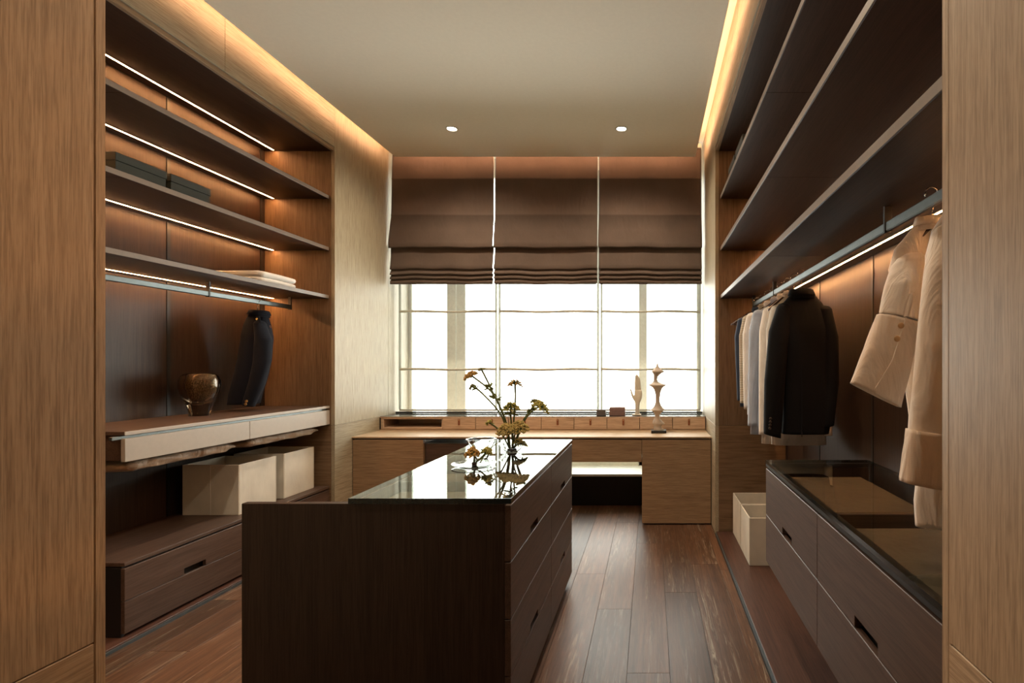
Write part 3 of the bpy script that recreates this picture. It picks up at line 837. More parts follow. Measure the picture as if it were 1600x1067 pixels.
# ------------------------------------------------------------------ desk along the window
YD, ZD = 4.76, 0.77
t = thing('window_desk', 'long oak desk running along the window wall', 'desk', (-1.04, 5.08, 0))
box('desk_top', XL + 0.001, XR - 0.001, YD, 5.60, ZD - 0.014, ZD, 'desktop', t, 0.001)
box('shadow_gap', XL + 0.02, XR - 0.02, YD + 0.02, 5.40, ZD - 0.026, ZD - 0.0145, 'black', t, 0)
XA, XB_, XC = -1.988, -1.02, -0.073
def deskcab(x0, x1, lab):
    box('cabinet_body', x0 + 0.003, x1 - 0.003, YD + 0.024, 5.39, 0.03, ZD - 0.0265, 'deskZ', t)
    box('cabinet_door', x0 + 0.001, x1 - 0.001, YD + 0.003, YD + 0.023, 0.012, ZD - 0.0265, 'deskX', t)
    box('cabinet_foot', x0 + 0.015, x1 - 0.015, YD + 0.04, 5.3, 0.001, 0.0298, 'black', t, 0)
deskcab(XL + 0.004, XA, ''); deskcab(XC, XR - 0.006, '')
box('drawer_body', XB_ + 0.01, XC - 0.005, YD + 0.024, 5.25, 0.560, ZD - 0.0265, 'deskX', t)
box('drawer_front', XB_, XC - 0.002, YD + 0.003, YD + 0.023, 0.549, ZD - 0.0265, 'deskX', t)
t2 = thing('dark_pedestal', 'dark wood pedestal tucked under the desk beside the left cabinet', 'cabinet', (-1.5, 5.0, 0))
box('pedestal_body', XA + 0.008, XB_ - 0.01, YD + 0.06, 5.36, 0.02, 0.700, 'darkZ', t2)
box('pedestal_front', XA + 0.008, XB_ - 0.01, YD + 0.035, YD + 0.059, 0.025, 0.703, 'darkX', t2)
box('metal_edge', XA + 0.004, XB_ - 0.006, YD + 0.03, 5.3, 0.7035, 0.712, 'rail', t2)
box('pedestal_foot', XA + 0.03, XB_ - 0.03, YD + 0.08, 5.3, 0.001, 0.0195, 'black', t2, 0)

# organiser with small drawers on the desk
YB = 5.24
ZT = ZD + 0.129
t = thing('desk_organizer', 'long low oak organiser with leather-tab drawers on the desk', 'organizer', (-1.03, 5.4, ZD))
box('top_board', XL + 0.003, XR - 0.003, YB + 0.0, 5.575, ZT - 0.008, ZT, 'drawerbox', t)
box('glass_strip', XL + 0.003, XR - 0.003, YB + 0.01, 5.57, ZT + 0.0002, ZT + 0.004, 'edge', t, 0)
box('bottom_board', XL + 0.003, XR - 0.003, YB + 0.008, 5.575, ZD + 0.0005, ZD + 0.010, 'drawerbox', t)
box('back_board', XL + 0.003, XR - 0.003, 5.56, 5.575, ZD + 0.0105, ZT - 0.0085, 'drawerbox', t)
box('rear_rail', XL + 0.003, XR - 0.003, 5.571, 5.590, ZT + 0.0045, ZT + 0.022, 'black', t, 0)
xd0 = -2.0; wd = (XR - 0.006 - xd0) / 8
box('side_board', XL + 0.003, XL + 0.012, YB, 5.559, ZD + 0.0105, ZT - 0.0085, 'black', t)
box('niche_side', XL + 0.013, XL + 0.04, YB + 0.004, 5.559, ZD + 0.0105, ZT - 0.0085, 'drawerbox', t)
box('niche_base', XL + 0.0405, xd0 - 0.012, YB + 0.004, 5.559, ZD + 0.0105, ZD + 0.030, 'drawerbox', t)
box('niche_head', XL + 0.0405, xd0 - 0.012, YB + 0.004, 5.559, ZT - 0.022, ZT - 0.0085, 'drawerbox', t)
box('divider', xd0 - 0.0115, xd0 - 0.001, YB + 0.002, 5.559, ZD + 0.0105, ZT - 0.0085, 'drawerbox', t)
for k in range(8):
    a = xd0 + k * wd
    d = box('drawer', a + 0.0025, a + wd - 0.0025, YB, YB + 0.28, ZD + 0.011, ZT - 0.009, 'drawerbox', t)
    xc = a + wd / 2
    V, F = loft([((xc, YB - 0.003, ZT - 0.020 - zz), (0.010 * q, 0, 0), (0, 0.0035, 0)) for zz, q in ((0, 0.75), (0.008, 1), (0.03, 0.95), (0.052, 1.0), (0.06, 0.8))], 12)
    p = mobj('leather_tab', V, F, M['leather'], d, True)
    V, F = lathe([(0.004, 0), (0.004, 0.003)], (0, 0, 0), 10)
    V = [(xc + v[0], YB - 0.0065 - v[2], ZT - 0.030 + v[1]) for v in V]
    mobj('stud', V, F, M['gold'], d, True)

# small leather boxes on the organiser
def small_box(pxa, pxb, h, y, d, mat, label):
    xa, xb2 = (pxa - 1016) * y / 850, (pxb - 1016) * y / 850
    z0 = ZT + 0.0042
    t = thing('leather_box', label, 'box', ((xa + xb2) / 2, y + d / 2, z0), 'leather boxes by the window')
    box('box_base', xa, xb2, y, y + d, z0 + 0.0003, z0 + h * 0.55, mat, t, 0.002)
    box('box_lid', xa, xb2, y, y + d, z0 + h * 0.56, z0 + h, mat, t, 0.003)
small_box(932, 946, 0.060, 5.30, 0.085, 'greyleather', 'small grey-brown box on the organiser by the window')
small_box(952, 976.5, 0.082, 5.30, 0.11, 'mauve', 'larger mauve-brown box on the organiser beside the hand sculpture')

# hand sculpture
hy = 5.36
hp = lambda x, y: P(x, y, hy)
CR = lambda x, y: P(900 + x / 7.113, 550 + y / 7.113, hy)   # positions read on the enlarged photograph
def hand():
    t = thing('hand_sculpture', 'pale carved hand with raised fingers standing on the organiser', 'sculpture', (hp(995, 650).x, hy, ZT + 0.004))
    V, F = [], []
    def add(vf):
        n = len(V); V.extend(vf[0]); F.extend([tuple(i + n for i in f) for f in vf[1]])
    k = hy / 850 / 7.113
    zb = ZT + 0.0045
    s = lambda cx, cy, hw, hd: (CR(cx, cy), (hw * k, 0, 0), (0, hd * k, 0))
    # wrist, heel and palm in one run
    wr_ = [s(682, 700, 27, 27), s(681, 650, 25, 26), s(681, 600, 25, 25), s(682, 560, 30, 25), s(686, 530, 40, 26), s(690, 495, 46, 26), s(693, 450, 43, 22), s(692, 425, 40, 18)]
    wr_[0] = ((wr_[0][0].x, hy, zb + 0.008), wr_[0][1], wr_[0][2])
    add(loft(wr_, 20, power=2.4))
    for pts, r0, r1 in (([(662, 440), (661, 340), (662, 258)], 10.5, 7.0), ([(679, 440), (677, 330), (674, 230)], 11, 6.5), ([(699, 440), (695, 340), (688, 255)], 11, 7.0), ([(719, 450), (714, 370), (704, 288)], 10.5, 6.5)):
        q = smoothpath([CR(*p) + Vector((0, -0.004 * math.sin(i), 0)) for i, p in enumerate(pts)], 4)
        add(tube(q, r0 * k, 10, r1 * k))
    q = smoothpath([CR(672, 548), CR(643, 512), CR(624, 470), CR(612, 430), CR(604, 410)], 4)
    add(tube(q, 19 * k, 10, 6.0 * k))
    o = mobj('carved_hand', V, F, M['plaster'], t, True)
    addmod(o, 'REMESH', mode='VOXEL', voxel_size=0.0018, use_smooth_shade=True)
    addmod(o, 'SMOOTH', factor=0.5, iterations=1)
    x = hp(995, 650).x
    box('base', x - 0.043, x + 0.043, hy - 0.03, hy + 0.035, zb, zb + 0.011, 'plaster', t, 0.003)
hand()

# totem sculpture
def totem():
    ty = 5.05
    k = ty / 850 / 7.113
    prof_ = [(105, 898, 908), (125, 896, 911), (150, 889, 919), (175, 872, 940), (193, 852, 965), (205, 838, 984), (213, 840, 980), (225, 852, 955), (245, 863, 928), (270, 863, 907), (300, 863, 903), (322, 856, 916), (340, 832, 955), (353, 808, 1000), (360, 805, 1012), (368, 822, 992), (385, 850, 965), (410, 868, 950), (450, 880, 938), (500, 885, 931), (550, 882, 932), (585, 872, 946), (612, 852, 968), (630, 830, 988), (638, 825, 993), (646, 840, 975), (660, 862, 952), (690, 876, 930), (715, 878, 928), (738, 868, 940), (760, 857, 960), (780, 850, 984), (790, 856, 986), (800, 866, 955), (825, 862, 945), (845, 862, 965), (857, 860, 990)]
    z0 = ZD
    bz = lambda yy: z0 + 0.026 + (857 - yy) * k * 1.0
    t = thing('totem_sculpture', 'tall stacked pale totem sculpture on black block on the desk', 'sculpture', (P(900 / 1 + 920 / 7.113 - 0, 676, ty).x, ty, z0))
    secs = []
    for yy, a, b in reversed(prof_):
        cx = (900 + (a + b) / 2 / 7.113 - 1016) * ty / 850
        r_ = (b - a) / 2 * k
        low = yy > 700
        secs.append(((cx, ty, bz(yy)), (r_, 0, 0), (0, r_ * (0.75 if low else 1.0), 0)))
    V, F = loft(secs, 36, wob=lambda kk, a: (0.05 * math.sin(3 * a + 25 * kk) if kk < 0.24 else 0))
    mobj('turned_column', V, F, M['plaster2'], t, True)
    xa, xb2 = (900 + 835 / 7.113 - 1016) * ty / 850, (900 + 1003 / 7.113 - 1016) * ty / 850
    box('base_block', xa, xb2, ty - 0.055, ty + 0.055, z0 + 0.0005, z0 + 0.0258, 'black', t, 0.002)
totem()

# ------------------------------------------------------------------ bowls and flowers on the island
def bowl(name, c, outer, wall_t, label, mat='bowl'):
    prof_ = outer + [(max(r - wall_t, 0.001), z + (wall_t if i == len(outer) - 1 else wall_t * 0.3)) for i, (r, z) in reversed(list(enumerate(outer[::-1])))][::-1][0:0]
    inner = [(max(r - wall_t, 0.0008), max(z, wall_t)) for r, z in reversed(outer)]
    V, F = lathe(outer + inner, c, 56)
    o = mobj(name, V, F, M[mat], None, True, loc=c)
    return tag(o, label, 'bowl')
b1 = (-0.868, 2.80, ZI + 0.0005)
bowl('glass_bowl', b1, [(0.002, 0), (0.030, 0.0), (0.034, 0.006), (0.044, 0.035), (0.060, 0.070), (0.076, 0.100), (0.0775, 0.103)], 0.0035, 'tall clear conical glass bowl on the island behind the flat dish')
b2 = (-0.842, 2.60, ZI + 0.0005)
bowl('glass_dish', b2, [(0.002, 0), (0.055, 0.0), (0.08, 0.004), (0.098, 0.010), (0.104, 0.013)], 0.003, 'flat clear glass dish on the island holding two short sprigs')
b3 = (-0.770, 3.03, ZI + 0.0005)
bowl('glass_bowl', b3, [(0.002, 0), (0.032, 0.0), (0.044, 0.008), (0.060, 0.026), (0.074, 0.044), (0.0755, 0.046)], 0.003, 'low clear glass bowl on the island holding the tall flower stems')

def holder(c, r, h, label):
    t = thing('flower_holder', label, 'holder', c)
    V, F = lathe([(r, 0), (r, h * 0.6), (r * 0.94, h * 0.66)], c, 24); mobj('weight', V, F, M['kenzan'], t, False)
    for i in range(10):
        a = 2.4 * i; q = r * 0.85 * math.sqrt((i + 0.5) / 10)
        p = (c[0] + q * math.cos(a), c[1] + q * math.sin(a), c[2] + h * 0.6)
        V, F = tube([p, (p[0], p[1], c[2] + h)], 0.0012, 4, 0.0004); mobj('pin', V, F, M['kenzan'], t)
holder((b3[0], b3[1], b3[2] + 0.0035), 0.026, 0.020, 'dark pin holder inside the low glass bowl')
holder((b2[0] + 0.0, b2[1], b2[2] + 0.0035), 0.011, 0.018, 'dark pin holder on the flat glass dish')

def umbel_mesh(c, d, R, n, seed, flat=0.35, fl=0.006, stalk=0.0026, droop=0.3):
    """florets and stalks of an umbel whose stalks spring from c towards d"""
    r_ = random.Random(seed)
    d = Vector(d).normalized()
    a = Vector((0, 0, 1)) if abs(d.z) < 0.9 else Vector((1, 0, 0))
    u = d.cross(a).normalized(); v = d.cross(u)
    FV, FF, SV, SF = [], [], [], []
    for i in range(n):
        R_ = R * 1.12; q = math.sqrt((i + 0.5) / n); ang = 2.39996 * i + r_.uniform(-.2, .2)
        p = Vector(c) + (u * math.cos(ang) + v * math.sin(ang)) * R_ * q + d * (R * (0.55 - flat * q * q + r_.uniform(-.1, .1)))
        p += Vector((0, 0, -droop * R * q * q))
        s_ = fl * r_.uniform(1.1, 1.8)
        n0 = len(FV)
        for k in range(3):
            off = Vector((r_.uniform(-1, 1), r_.uniform(-1, 1), r_.uniform(-1, 1))) * s_ * 0.6
            n0 = len(FV)
            for ax in ((1, 0, 0), (-1, 0, 0), (0, 1, 0), (0, -1, 0), (0, 0, 1), (0, 0, -1)):
                FV.append(p + off + Vector(ax) * s_ * 0.62)
            FF += [tuple(n0 + j for j in f) for f in ((0, 2, 4), (2, 1, 4), (1, 3, 4), (3, 0, 4), (2, 0, 5), (1, 2, 5), (3, 1, 5), (0, 3, 5))]
        vv, ff = tube([c, (Vector(c) + p) / 2 + d * R * 0.06, p], stalk, 4)
        n1 = len(SV); SV += vv; SF += [tuple(n1 + j for j in f) for f in ff]
    return FV, FF, SV, SF

def flower(pts, R, n, mat, label, seed, flat=0.35, fl=0.006, leaves=(), dirv=None, droop=0.3, r0=0.0056):
    pts = [Vector(p) for p in pts]
    t = thing('umbel_flower', label, 'flower', pts[0], 'cut flowers on the island')
    path = smoothpath(pts, 5)
    V, F = tube(path, r0 * 0.8, 6, r0); mobj('stem', V, F, M['stem'], t, True)
    d = dirv or (path[-1] - path[-3])
    FV, FF, SV, SF = umbel_mesh(path[-1], d, R, n, seed, flat, fl, droop=droop)
    h = mobj('flower_head', FV, FF, M[mat], t, True)
    h['kind'] = 'stuff'
    sp = mobj('spokes', SV, SF, M['stem'], t, True); sp['kind'] = 'stuff'
    r_ = random.Random(seed + 90)
    for (s, L) in leaves:
        p = path[int(s * (len(path) - 1))]
        V, F = [], []
        for k in range(9):
            e = p + Vector((r_.uniform(-1, 1), r_.uniform(-.6, .6), r_.uniform(-.3, 0.8))) * L
            side = Vector((0.16 * L, 0, 0.14 * L))
            m_ = (p + e) / 2
            n0 = len(V)
            V += [p, m_ + side, e, m_ - side, m_ + Vector((0, 0.06 * L, 0.04 * L))]
            F += [(n0, n0 + 1, n0 + 4), (n0 + 1, n0 + 2, n0 + 4), (n0 + 2, n0 + 3, n0 + 4), (n0 + 3, n0, n0 + 4)]
        mobj('leaf', V, F, M['leaf'], t)

yb = b3[1]
def fp(x, y, dy=0): return P(x, y, yb) + Vector((0, dy, 0))
base = Vector((b3[0], b3[1], b3[2] + 0.02))
bs = lambda dx, dy=0: base + Vector((dx, dy, 0))
flower([bs(-.012), fp(791, 660), fp(770, 615), fp(737, 587)], 0.036, 70, 'orange', 'tall leaning stem with orange flat flower head at top left', 1, 0.3, 0.0055, [(0.6, 0.05), (0.75, 0.04)], (-0.45, -0.1, 0.9), 0.35)
flower([bs(-.010, .005), fp(788, 655, .01), fp(765, 606, .02), fp(751, 578, .02)], 0.018, 30, 'bud', 'tall leaning stem with small green bud topmost in the bunch', 2, 0.3, 0.004, [(0.72, 0.045)], (-.2, 0, 1))
flower([bs(-.014, -.006), fp(786, 652, -.01), fp(755, 614, -.02), fp(740, 604, -.02)], 0.016, 28, 'bud', 'leaning stem with small green bud lowest on the left', 3, 0.3, 0.004, [(0.8, 0.04)], (-.8, 0, .6))
flower([bs(0), fp(802, 655, .015), fp(804, 620, .02), fp(803, 599, .02)], 0.040, 34, 'orange', 'upright middle stem with loose orange-brown flower head above the bunch', 4, 0.5, 0.0045, [(0.45, 0.03)], (0, 0, 1), 0.5)
flower([bs(.004, .006), fp(800, 660, -.015), fp(799, 645, -.02), fp(800, 636, -.02)], 0.044, 60, 'umbel2', 'short upright stem with spreading yellow-brown flower head in the centre', 5, 0.45, 0.005, [(0.7, 0.05)], (0, 0, 1), 0.45)
flower([bs(.012), fp(817, 662), fp(830, 643, .01), fp(842, 636, .02)], 0.046, 80, 'umbel2', 'bent stem with big yellow-green flower head far right', 6, 0.3, 0.0055, [(0.8, 0.05)], (0.4, 0, 0.9), 0.5)
flower([bs(.012, .008), fp(812, 665, .02), fp(828, 640, .03), fp(834, 628, .04)], 0.024, 30, 'bud', 'thin right-hand stem with small green flower head', 7, 0.3, 0.0045, [(0.6, 0.03)], (-.2, 0, 1), 0.4)
flower([bs(-.006, -.012), fp(797, 680, -.03), fp(794, 669, -.035)], 0.046, 150, 'umbel', 'short stem with dense cream flower head low on the left of the bunch', 8, 0.45, 0.006, [], (-.1, -.3, 1), 0.45)
flower([bs(.008, -.012), fp(806, 680, -.03), fp(813, 665, -.035)], 0.046, 150, 'umbel', 'short stem with dense cream flower head low on the right of the bunch', 9, 0.45, 0.006, [], (.1, -.3, 1), 0.45)
flower([bs(-.012, -.008), fp(783, 672, -.03), fp(768, 659, -.04)], 0.016, 30, 'umbel2', 'short leaning stem with small yellow-green tip left of the bunch', 10, 0.3, 0.005, [(0.9, 0.025)], (-.6, 0, .7))
flower([bs(.01, .01), bs(.03, .0) + Vector((0, 0, .02)), bs(.045, -.01) + Vector((0, 0, .024))], 0.040, 60, 'umbel2', 'low spray of fine flowers hugging the rim of the low bowl', 11, 0.4, 0.004, [], (.3, 0, 1), 0.2)
yb = b2[1]
base = Vector((b2[0], b2[1], b2[2] + 0.016))
flower([bs(0), fp(741, 712), fp(738.5, 705)], 0.030, 75, 'orange', 'short orange sprig standing upright on the flat dish', 12, 0.6, 0.0055, [(0.9, 0.03)], (-.05, 0, 1), 0.7)
flower([bs(.006, .01), fp(752, 714, .03), fp(757, 706, .04)], 0.022, 50, 'umbel2', 'short yellow-green sprig leaning right on the flat dish', 13, 0.5, 0.0055, [(0.8, 0.03)], (.2, 0, 1), 0.5)
V, F = tube(smoothpath([Vector((b2[0] + .035, b2[1] - .02, ZI + 0.018)), P(762, 704, 2.66), P(775, 694, 2.70), P(788, 684, 2.74)], 4), 0.003, 6, 0.002)
tag(mobj('dry_twig', V, F, M['stem'], None, True), 'thin dry twig slanting up from the flat dish', 'twig')

# ------------------------------------------------------------------ hangers
def hanger(x, y, z, half, label, rz=0.0, drop=0.055, pale=False):
    """hook centre sits on the rail (z = rail centre)"""
    t = thing('clothes_hanger', label, 'hanger', (x, y, z))
    ca, sa = math.cos(rz), math.sin(rz)
    tr = lambda lx, lz, ly=0: Vector((x + lx * ca - ly * sa, y + lx * sa + ly * ca, z + lz))
    R = 0.021
    pts = [tr(R * math.cos(a), R * math.sin(a) + 0.002) for a in [math.radians(q) for q in range(200, -61, -20)]]
    pts += [tr(0.004, -0.034), tr(0, -0.05), tr(0, -drop - 0.03)]
    V, F = tube(pts, 0.0019, 6); mobj('hook', V, F, M['steel'], t, True)
    secs = []
    for i in range(17):
        s = -1 + i / 8
        zz = -drop - 0.022 - 0.105 * abs(s) ** 1.25
        h = 0.012 - 0.005 * abs(s)
        secs.append((tr(s * half, zz, 0.012 * s * s), Vector((0, 0, h)), Vector((-sa, ca, 0)) * (0.007 + 0.002 * abs(s))))
    V, F = loft(secs, 12, power=3); mobj('shoulder_bar', V, F, M['hanger'], t, True)
    if not drop < 0.06 or half < 0.18: return t
    V, F = tube([tr(-half * 0.92, -drop - 0.128, 0.01), tr(half * 0.92, -drop - 0.128, 0.01)], 0.006, 8)
    mobj('trouser_bar', V, F, M['hanger'], t, True)
    return t
RX, RZ = 0.82, 1.895
hanger(RX, 4.22, RZ, 0.19, 'empty dark wooden hanger at the far end of the right rail', 0.05)
hanger(RX, 4.15, RZ, 0.185, 'empty dark wooden hanger, second from the far end of the right rail', -0.04)

# ------------------------------------------------------------------ garments
def garment(name, label, cat, y, z_neck, out, hd, mat, folds=(5, 0.03), collar=None, group=None, tilt=0.0, yx=0.0, seed=0, power=2.4, n=44):
    """hollow body lofted through (z, x left, x right); collar ring on top"""
    xc = (out[0][1] + out[0][2]) / 2
    t = thing(name, label, cat, (xc, y, out[-1][0]), group)
    r_ = random.Random(seed)
    p1, p2 = r_.uniform(0, 6), r_.uniform(0, 6)
    secs = []
    m = 5
    for i in range(len(out) - 1):
        for k in range(m):
            s = k / m
            q = [out[i][j] + (out[i + 1][j] - out[i][j]) * s for j in range(3)]
            secs.append(q)
    secs.append(list(out[-1]))
    zt, zb = out[0][0], out[-1][0]
    S_ = []
    for z, a, b in secs:
        f = (zt - z) / (zt - zb)
        d = hd * min(1, 0.35 + 2.4 * f) if f < 0.3 else hd
        S_.append((((a + b) / 2, y + tilt * f, z), ((b - a) / 2, yx * (b - a) / 2, 0), (-yx * d, d, 0)))
    V, F = loft(S_, n, (True, False), power, lambda k, a: folds[1] * k * (math.sin(folds[0] * a + p1 + 2 * k) + 0.5 * math.sin(folds[0] * 2 * a + p2)))
    o = mobj('body', V, F, M[mat], t, True)
    addmod(o, 'SOLIDIFY', thickness=0.003)
    if collar:
        cx, cz, cw, ch = collar
        V, F = loft([((cx, y, cz - ch * 0.6), (cw * 1.15, 0, 0), (0, hd * 0.75, 0)), ((cx, y + 0.004, cz), (cw, 0, 0), (0, hd * 0.7, 0)), ((cx, y + 0.006, cz + ch * 0.5), (cw * 0.9, 0, 0), (0, hd * 0.62, 0)), ((cx, y + 0.003, cz + ch * 0.45), (cw * 1.05, 0, 0), (0, hd * 0.75, 0)), ((cx, y, cz - ch * 0.2), (cw * 1.25, 0, 0), (0, hd * 0.88, 0))], 28, (False, False))
        o = mobj('collar', V, F, M[mat], t, True)
        addmod(o, 'SOLIDIFY', thickness=0.003)
    return t

def sleeve(t, pts, mat, name='sleeve', n=24, wr=0.03, power=2.2, seed=0, solid=True):
    """pts: (center, half width in x-ish direction vector, half depth vector)"""
    p0 = pts[0]
    pts = [(Vector(p0[0]) + Vector((0, 0, 0.022)), Vector(p0[1]) * 0.15, Vector(p0[2]) * 0.15), (Vector(p0[0]) + Vector((0, 0, 0.014)), Vector(p0[1]) * 0.7, Vector(p0[2]) * 0.7)] + list(pts) if name == 'sleeve' else pts
    m = 6
    secs = []
    for i in range(len(pts) - 1):
        for k in range(m):
            s = k / m; e = s * s * (3 - 2 * s)
            secs.append(tuple(Vector(pts[i][j]) * (1 - e) + Vector(pts[i + 1][j]) * e for j in range(3)))
    secs.append(tuple(Vector(pts[-1][j]) for j in range(3)))
    p = seed * 1.7
    V, F = loft(secs, n, (True, False), power, lambda k, a: wr * (math.sin(3 * a + 9 * k + p) * 0.6 + math.sin(17 * k + 2 * a + p) * 0.5))
    o = mobj(name, V, F, M[mat], t, True)
    if solid: addmod(o, 'SOLIDIFY', thickness=0.0025)
    return o

def button(t, p, r, mat, nrm=(0, -1, 0)):
    n_ = Vector(nrm).normalized()
    a = Vector((0, 0, 1)); u = n_.cross(a).normalized(); v = n_.cross(u)
    p = Vector(p)
    V, F = loft([(p, u * r, v * r), (p + n_ * r * 0.35, u * r, v * r), (p + n_ * r * 0.5, u * r * 0.6, v * r * 0.6)], 14)
    mobj('button', V, F, M[mat], t, True)

G = 'clothes on the right rail'
def shirt(y, xl, zb, zs, mat, label, name='shirt', xs=0.655, xr=1.0, hd=0.035, seed=0, sl=None, hook=True):
    """one hung shirt: xl = left edge at the hem, zs shoulder height, zb hem"""
    out = [(zs + 0.075, RX - 0.05, RX + 0.05), (zs + 0.05, RX - 0.075, RX + 0.08), (zs, xs, xr - 0.01), (zs - 0.06, xs - 0.018, xr), ((zs + zb) / 2, (xs + xl) / 2 + 0.01, xr - 0.01), (zb, xl + 0.025, xr)]
    t = garment(name, label, 'shirt', y, zs + 0.09, out, hd, mat, (5, 0.05), (RX, zs + 0.085, 0.055, 0.035), G, seed=seed)
    L = (zs - zb) * 0.93
    sleeve(t, [((xs + 0.02, y, zs), (0.035, 0, 0), (0, hd * 0.9, 0)), ((xs + 0.0, y - 0.004, zs - 0.12), (0.04, 0, 0), (0, hd, 0)), (((xs + xl) / 2 + 0.012, y - 0.008, zs - L * 0.55), (0.034, 0, 0), (0, hd * 0.9, 0)), ((xl + 0.03, y - 0.006, zs - L), (0.03, 0, 0), (0, hd * 0.8, 0))], mat, seed=seed)
    sleeve(t, [((xr - 0.03, y, zs - 0.03), (0.035, 0, 0), (0, hd * 0.9, 0)), ((xr + 0.005, y, zs - 0.3), (0.03, 0, 0), (0, hd, 0)), ((xr + 0.01, y, zs - L), (0.026, 0, 0), (0, hd * 0.8, 0))], mat, seed=seed + 1)
    if hook: hanger(RX, y, RZ, 0.145, 'wooden hanger inside the ' + label.replace(' hanging', ''), 0.0)
    return t
shirt(4.04, 0.645, 1.09, 1.73, 'navycotton', 'navy cotton shirt hanging farthest on the right rail', xs=0.665, hd=0.028, seed=1)
shirt(3.80, 0.628, 1.09, 1.725, 'cream', 'cream striped knit top hanging between navy and white shirts', 'knit_top', xs=0.660, hd=0.035, seed=2)
shirt(3.62, 0.622, 1.07, 1.725, 'whiteshirt', 'white cotton shirt hanging behind the blue one', xs=0.655, seed=3)
shirt(3.42, 0.612, 0.965, 1.725, 'blueshirt', 'pale blue cotton shirt hanging on the right rail', xs=0.660, hd=0.04, seed=4)
shirt(3.25, 0.648, 0.93, 1.725, 'whiteshirt', 'white cotton shirt hanging between the blue shirt and black jacket', xs=0.690, seed=5)
shirt(3.10, 0.672, 0.945, 1.72, 'greyshirt', 'pale grey shirt hanging directly behind the black jacket', xs=0.70, seed=6)

# black suit jacket
yj = 2.95
t = garment('suit_jacket', 'black suit jacket hanging in front of the shirts on the right rail', 'jacket', yj, 1.80,
            [(1.80, 0.775, 0.865), (1.775, 0.755, 0.895), (1.735, 0.72, 0.93), (1.69, 0.70, 0.955), (1.60, 0.70, 0.975), (1.45, 0.705, 0.985), (1.25, 0.71, 0.975), (1.10, 0.705, 0.975), (1.03, 0.70, 0.965)], 0.075, 'blackwool', (4, 0.03), (0.82, 1.785, 0.06, 0.05), G, seed=11)
sleeve(t, [((0.725, yj - 0.005, 1.715), (0.04, 0, 0), (0, 0.05, 0)), ((0.695, yj - 0.02, 1.58), (0.055, 0, 0), (0, 0.055, 0)), ((0.668, yj - 0.035, 1.32), (0.055, 0, 0), (0, 0.05, 0)), ((0.652, yj - 0.04, 1.02), (0.045, 0, -0.012), (0, 0.04, 0))], 'blackwool', seed=3)
sleeve(t, [((0.94, yj - 0.005, 1.70), (0.04, 0, 0), (0, 0.05, 0)), ((0.965, yj - 0.02, 1.55), (0.045, 0, 0), (0, 0.055, 0)), ((0.968, yj - 0.03, 1.3), (0.04, 0, 0), (0, 0.05, 0)), ((0.945, yj - 0.03, 1.07), (0.04, 0, 0.008), (0, 0.04, 0))], 'blackwool', seed=5)
for k in range(4):
    button(t, P(1204 - k * 0.4, 654 + k * 5, yj - 0.088), 0.0075, 'horn')
# vents at the hem
V, F = loft([((0.80, yj - 0.078, 1.40), (0.001, 0, 0), (0, 0.002, 0)), ((0.80, yj - 0.080, 1.02), (0.002, 0, 0), (0, 0.002, 0))], 6)
mobj('back_seam', V, F, M['navy'], t)
hanger(RX, yj, RZ, 0.10, 'wooden hanger carrying the black suit jacket', 0.0, 0.07)

# two large pale shirts near the doorway
ya = 1.60
t = garment('shirt', 'warm-tinted white shirt with a wide buttoned cuff held out to the left', 'shirt', ya, 1.83,
            [(1.825, 0.795, 0.865), (1.795, 0.765, 0.90), (1.74, 0.72, 0.96), (1.68, 0.705, 0.985), (1.5, 0.735, 0.99), (1.25, 0.77, 0.99), (1.06, 0.76, 0.99)], 0.05, 'peach', (4, 0.04), (0.83, 1.815, 0.045, 0.04), G, seed=21)
sA = [((0.745, ya - 0.03, 1.70), (0.045, 0, 0.012), (0.0, 0.04, 0)), ((0.722, ya - 0.05, 1.63), (0.052, 0, 0.004), (0, 0.04, 0)), ((0.705, ya - 0.06, 1.535), (0.056, 0, -0.012), (0, 0.034, 0))]
sleeve(t, sA, 'peach', seed=7, wr=0.035)
c0, c1 = Vector((0.703, ya - 0.06, 1.530)), Vector((0.632, ya - 0.075, 1.315))
cf = sleeve(t, [(c0, (0.058, 0, -0.014), (0, 0.035, 0)), (c0 * .5 + c1 * .5, (0.064, 0, -0.024), (0, 0.032, 0)), (c1, (0.068, 0, -0.034), (0, 0.03, 0))], 'cuff', 'cuff', wr=0.012, power=3.2, seed=2)
d_ = (c1 - c0)
for s in (0.10, 0.27):
    button(t, c0 + d_ * s + Vector((-0.004 + 0.0 * s, -0.0365, 0.0)), 0.0085, 'tanbutton')
V, F = loft([(Vector((0.727, ya - 0.094, 1.60)), (0.008, 0, 0.003), (0, 0.003, 0)), (Vector((0.708, ya - 0.098, 1.535)), (0.009, 0, 0.003), (0, 0.003, 0))], 8)
mobj('sleeve_placket', V, F, M['cuff'], t)
V, F = loft([(c0 + d_ * 0.0 + Vector((0.004, -0.036, 0)), (0.002, 0, 0.001), (0, 0.002, 0)), (c0 + d_ * 0.55 + Vector((0.002, -0.0345, 0)), (0.002, 0, 0.001), (0, 0.002, 0)), (c0 + d_ * 0.9 + Vector((-0.02, -0.031, 0)), (0.002, 0, 0.001), (0, 0.002, 0))], 6)
mobj('cuff_edge', V, F, M['peach'], t)
hanger(0.82, ya - 0.015, RZ, 0.075, 'wooden hanger carrying the warm-tinted white shirt', 0.1, 0.07)

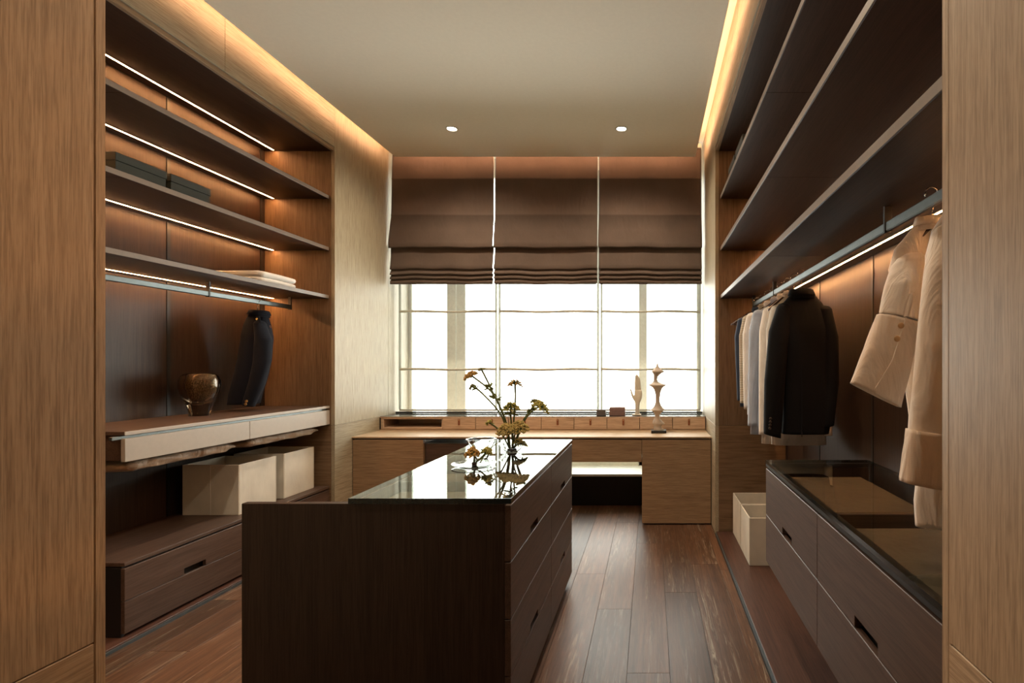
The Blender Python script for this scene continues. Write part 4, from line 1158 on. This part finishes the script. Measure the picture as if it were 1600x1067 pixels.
yb2 = 1.40
t = garment('shirt', 'long pale shirt hanging nearest the doorway, sleeve straight down', 'shirt', yb2, 1.83,
            [(1.82, 0.79, 0.87), (1.79, 0.755, 0.91), (1.745, 0.725, 0.96), (1.68, 0.71, 0.99), (1.5, 0.71, 1.0), (1.25, 0.705, 1.0), (1.05, 0.685, 1.0), (0.985, 0.69, 1.0)], 0.05, 'whiteshirt', (4, 0.04), (0.83, 1.81, 0.05, 0.04), G, seed=31)
sleeve(t, [((0.742, yb2 - 0.03, 1.735), (0.030, 0, 0.006), (0, 0.035, 0)), ((0.728, yb2 - 0.045, 1.64), (0.042, 0, 0), (0, 0.04, 0)), ((0.712, yb2 - 0.055, 1.45), (0.052, 0, 0), (0, 0.04, 0)), ((0.690, yb2 - 0.06, 1.225), (0.052, 0, -0.006), (0, 0.034, 0))], 'peach', seed=9, wr=0.035)
c0, c1 = Vector((0.689, yb2 - 0.06, 1.235)), Vector((0.664, yb2 - 0.062, 1.105))
sleeve(t, [(c0, (0.054, 0, -0.007), (0, 0.036, 0)), (c1, (0.047, 0, -0.009), (0, 0.034, 0))], 'cuff', 'cuff', wr=0.015, power=3.2, seed=4)
sleeve(t, [((0.96, yb2, 1.71), (0.035, 0, 0), (0, 0.035, 0)), ((1.0, yb2, 1.45), (0.04, 0, 0), (0, 0.04, 0)), ((1.0, yb2, 1.15), (0.036, 0, 0), (0, 0.034, 0))], 'whiteshirt', seed=10)
hanger(0.82, yb2, RZ, 0.075, 'wooden hanger carrying the pale shirt nearest the doorway', 0.05, 0.07)

# navy blazer on the left rail
yl = 4.03
JC = lambda x, y, d=0: P(350 + x / 5.93, 470 + y / 5.93, yl) + Vector((0, d, 0))
def jw(a, b, yy):
    return (JC(0, yy).z, JC(a, yy).x, JC(b, yy).x)
t = garment('navy_blazer', 'navy blazer with gold cuff buttons hanging on the left rail', 'jacket', yl, 1.8,
            [jw(290, 350, 95), jw(265, 375, 115), jw(228, 398, 160), jw(208, 412, 230), jw(205, 415, 350), jw(170, 400, 550), jw(130, 360, 720), jw(95, 310, 860), jw(85, 285, 955)], 0.11, 'navy', (4, 0.025), (JC(325, 120).x, JC(0, 118).z, 0.050, 0.045), None, seed=41)
k = yl / 850 / 5.93
sleeve(t, [(JC(385, 215, -.06), (40 * k, 0, 0), (0, 0.05, 0)), (JC(432, 360, -.075), (62 * k, 0, 0), (0, 0.055, 0)), (JC(432, 560, -.085), (68 * k, 0, 0), (0, 0.055, 0)), (JC(385, 760, -.09), (60 * k, 0, -10 * k), (0, 0.05, 0)), (JC(312, 960, -.095), (46 * k, 0, -12 * k), (0, 0.04, 0))], 'navy', seed=13, wr=0.04)
for (x, y) in ((336, 918), (328, 945)):
    button(t, JC(x, y, -.137), 0.010, 'gold', (0.2, -1, 0.1))
# lapel collar points
V, F = loft([(JC(378, 150, -.07), (14 * k, 0, 0), (0, 0.01, 0)), (JC(400, 215, -.085), (18 * k, 0, 8 * k), (0, 0.012, 0)), (JC(410, 250, -.085), (6 * k, 0, 0), (0, 0.004, 0))], 12)
mobj('lapel', V, F, M['navy'], t, True)
button(t, JC(383, 178, -.085), 0.008, 'gold', (0.3, -1, 0.2))
hanger(-2.91, yl, RZ - 0.012, 0.085, 'wooden hanger carrying the navy blazer on the left rail', 0.1, 0.075)
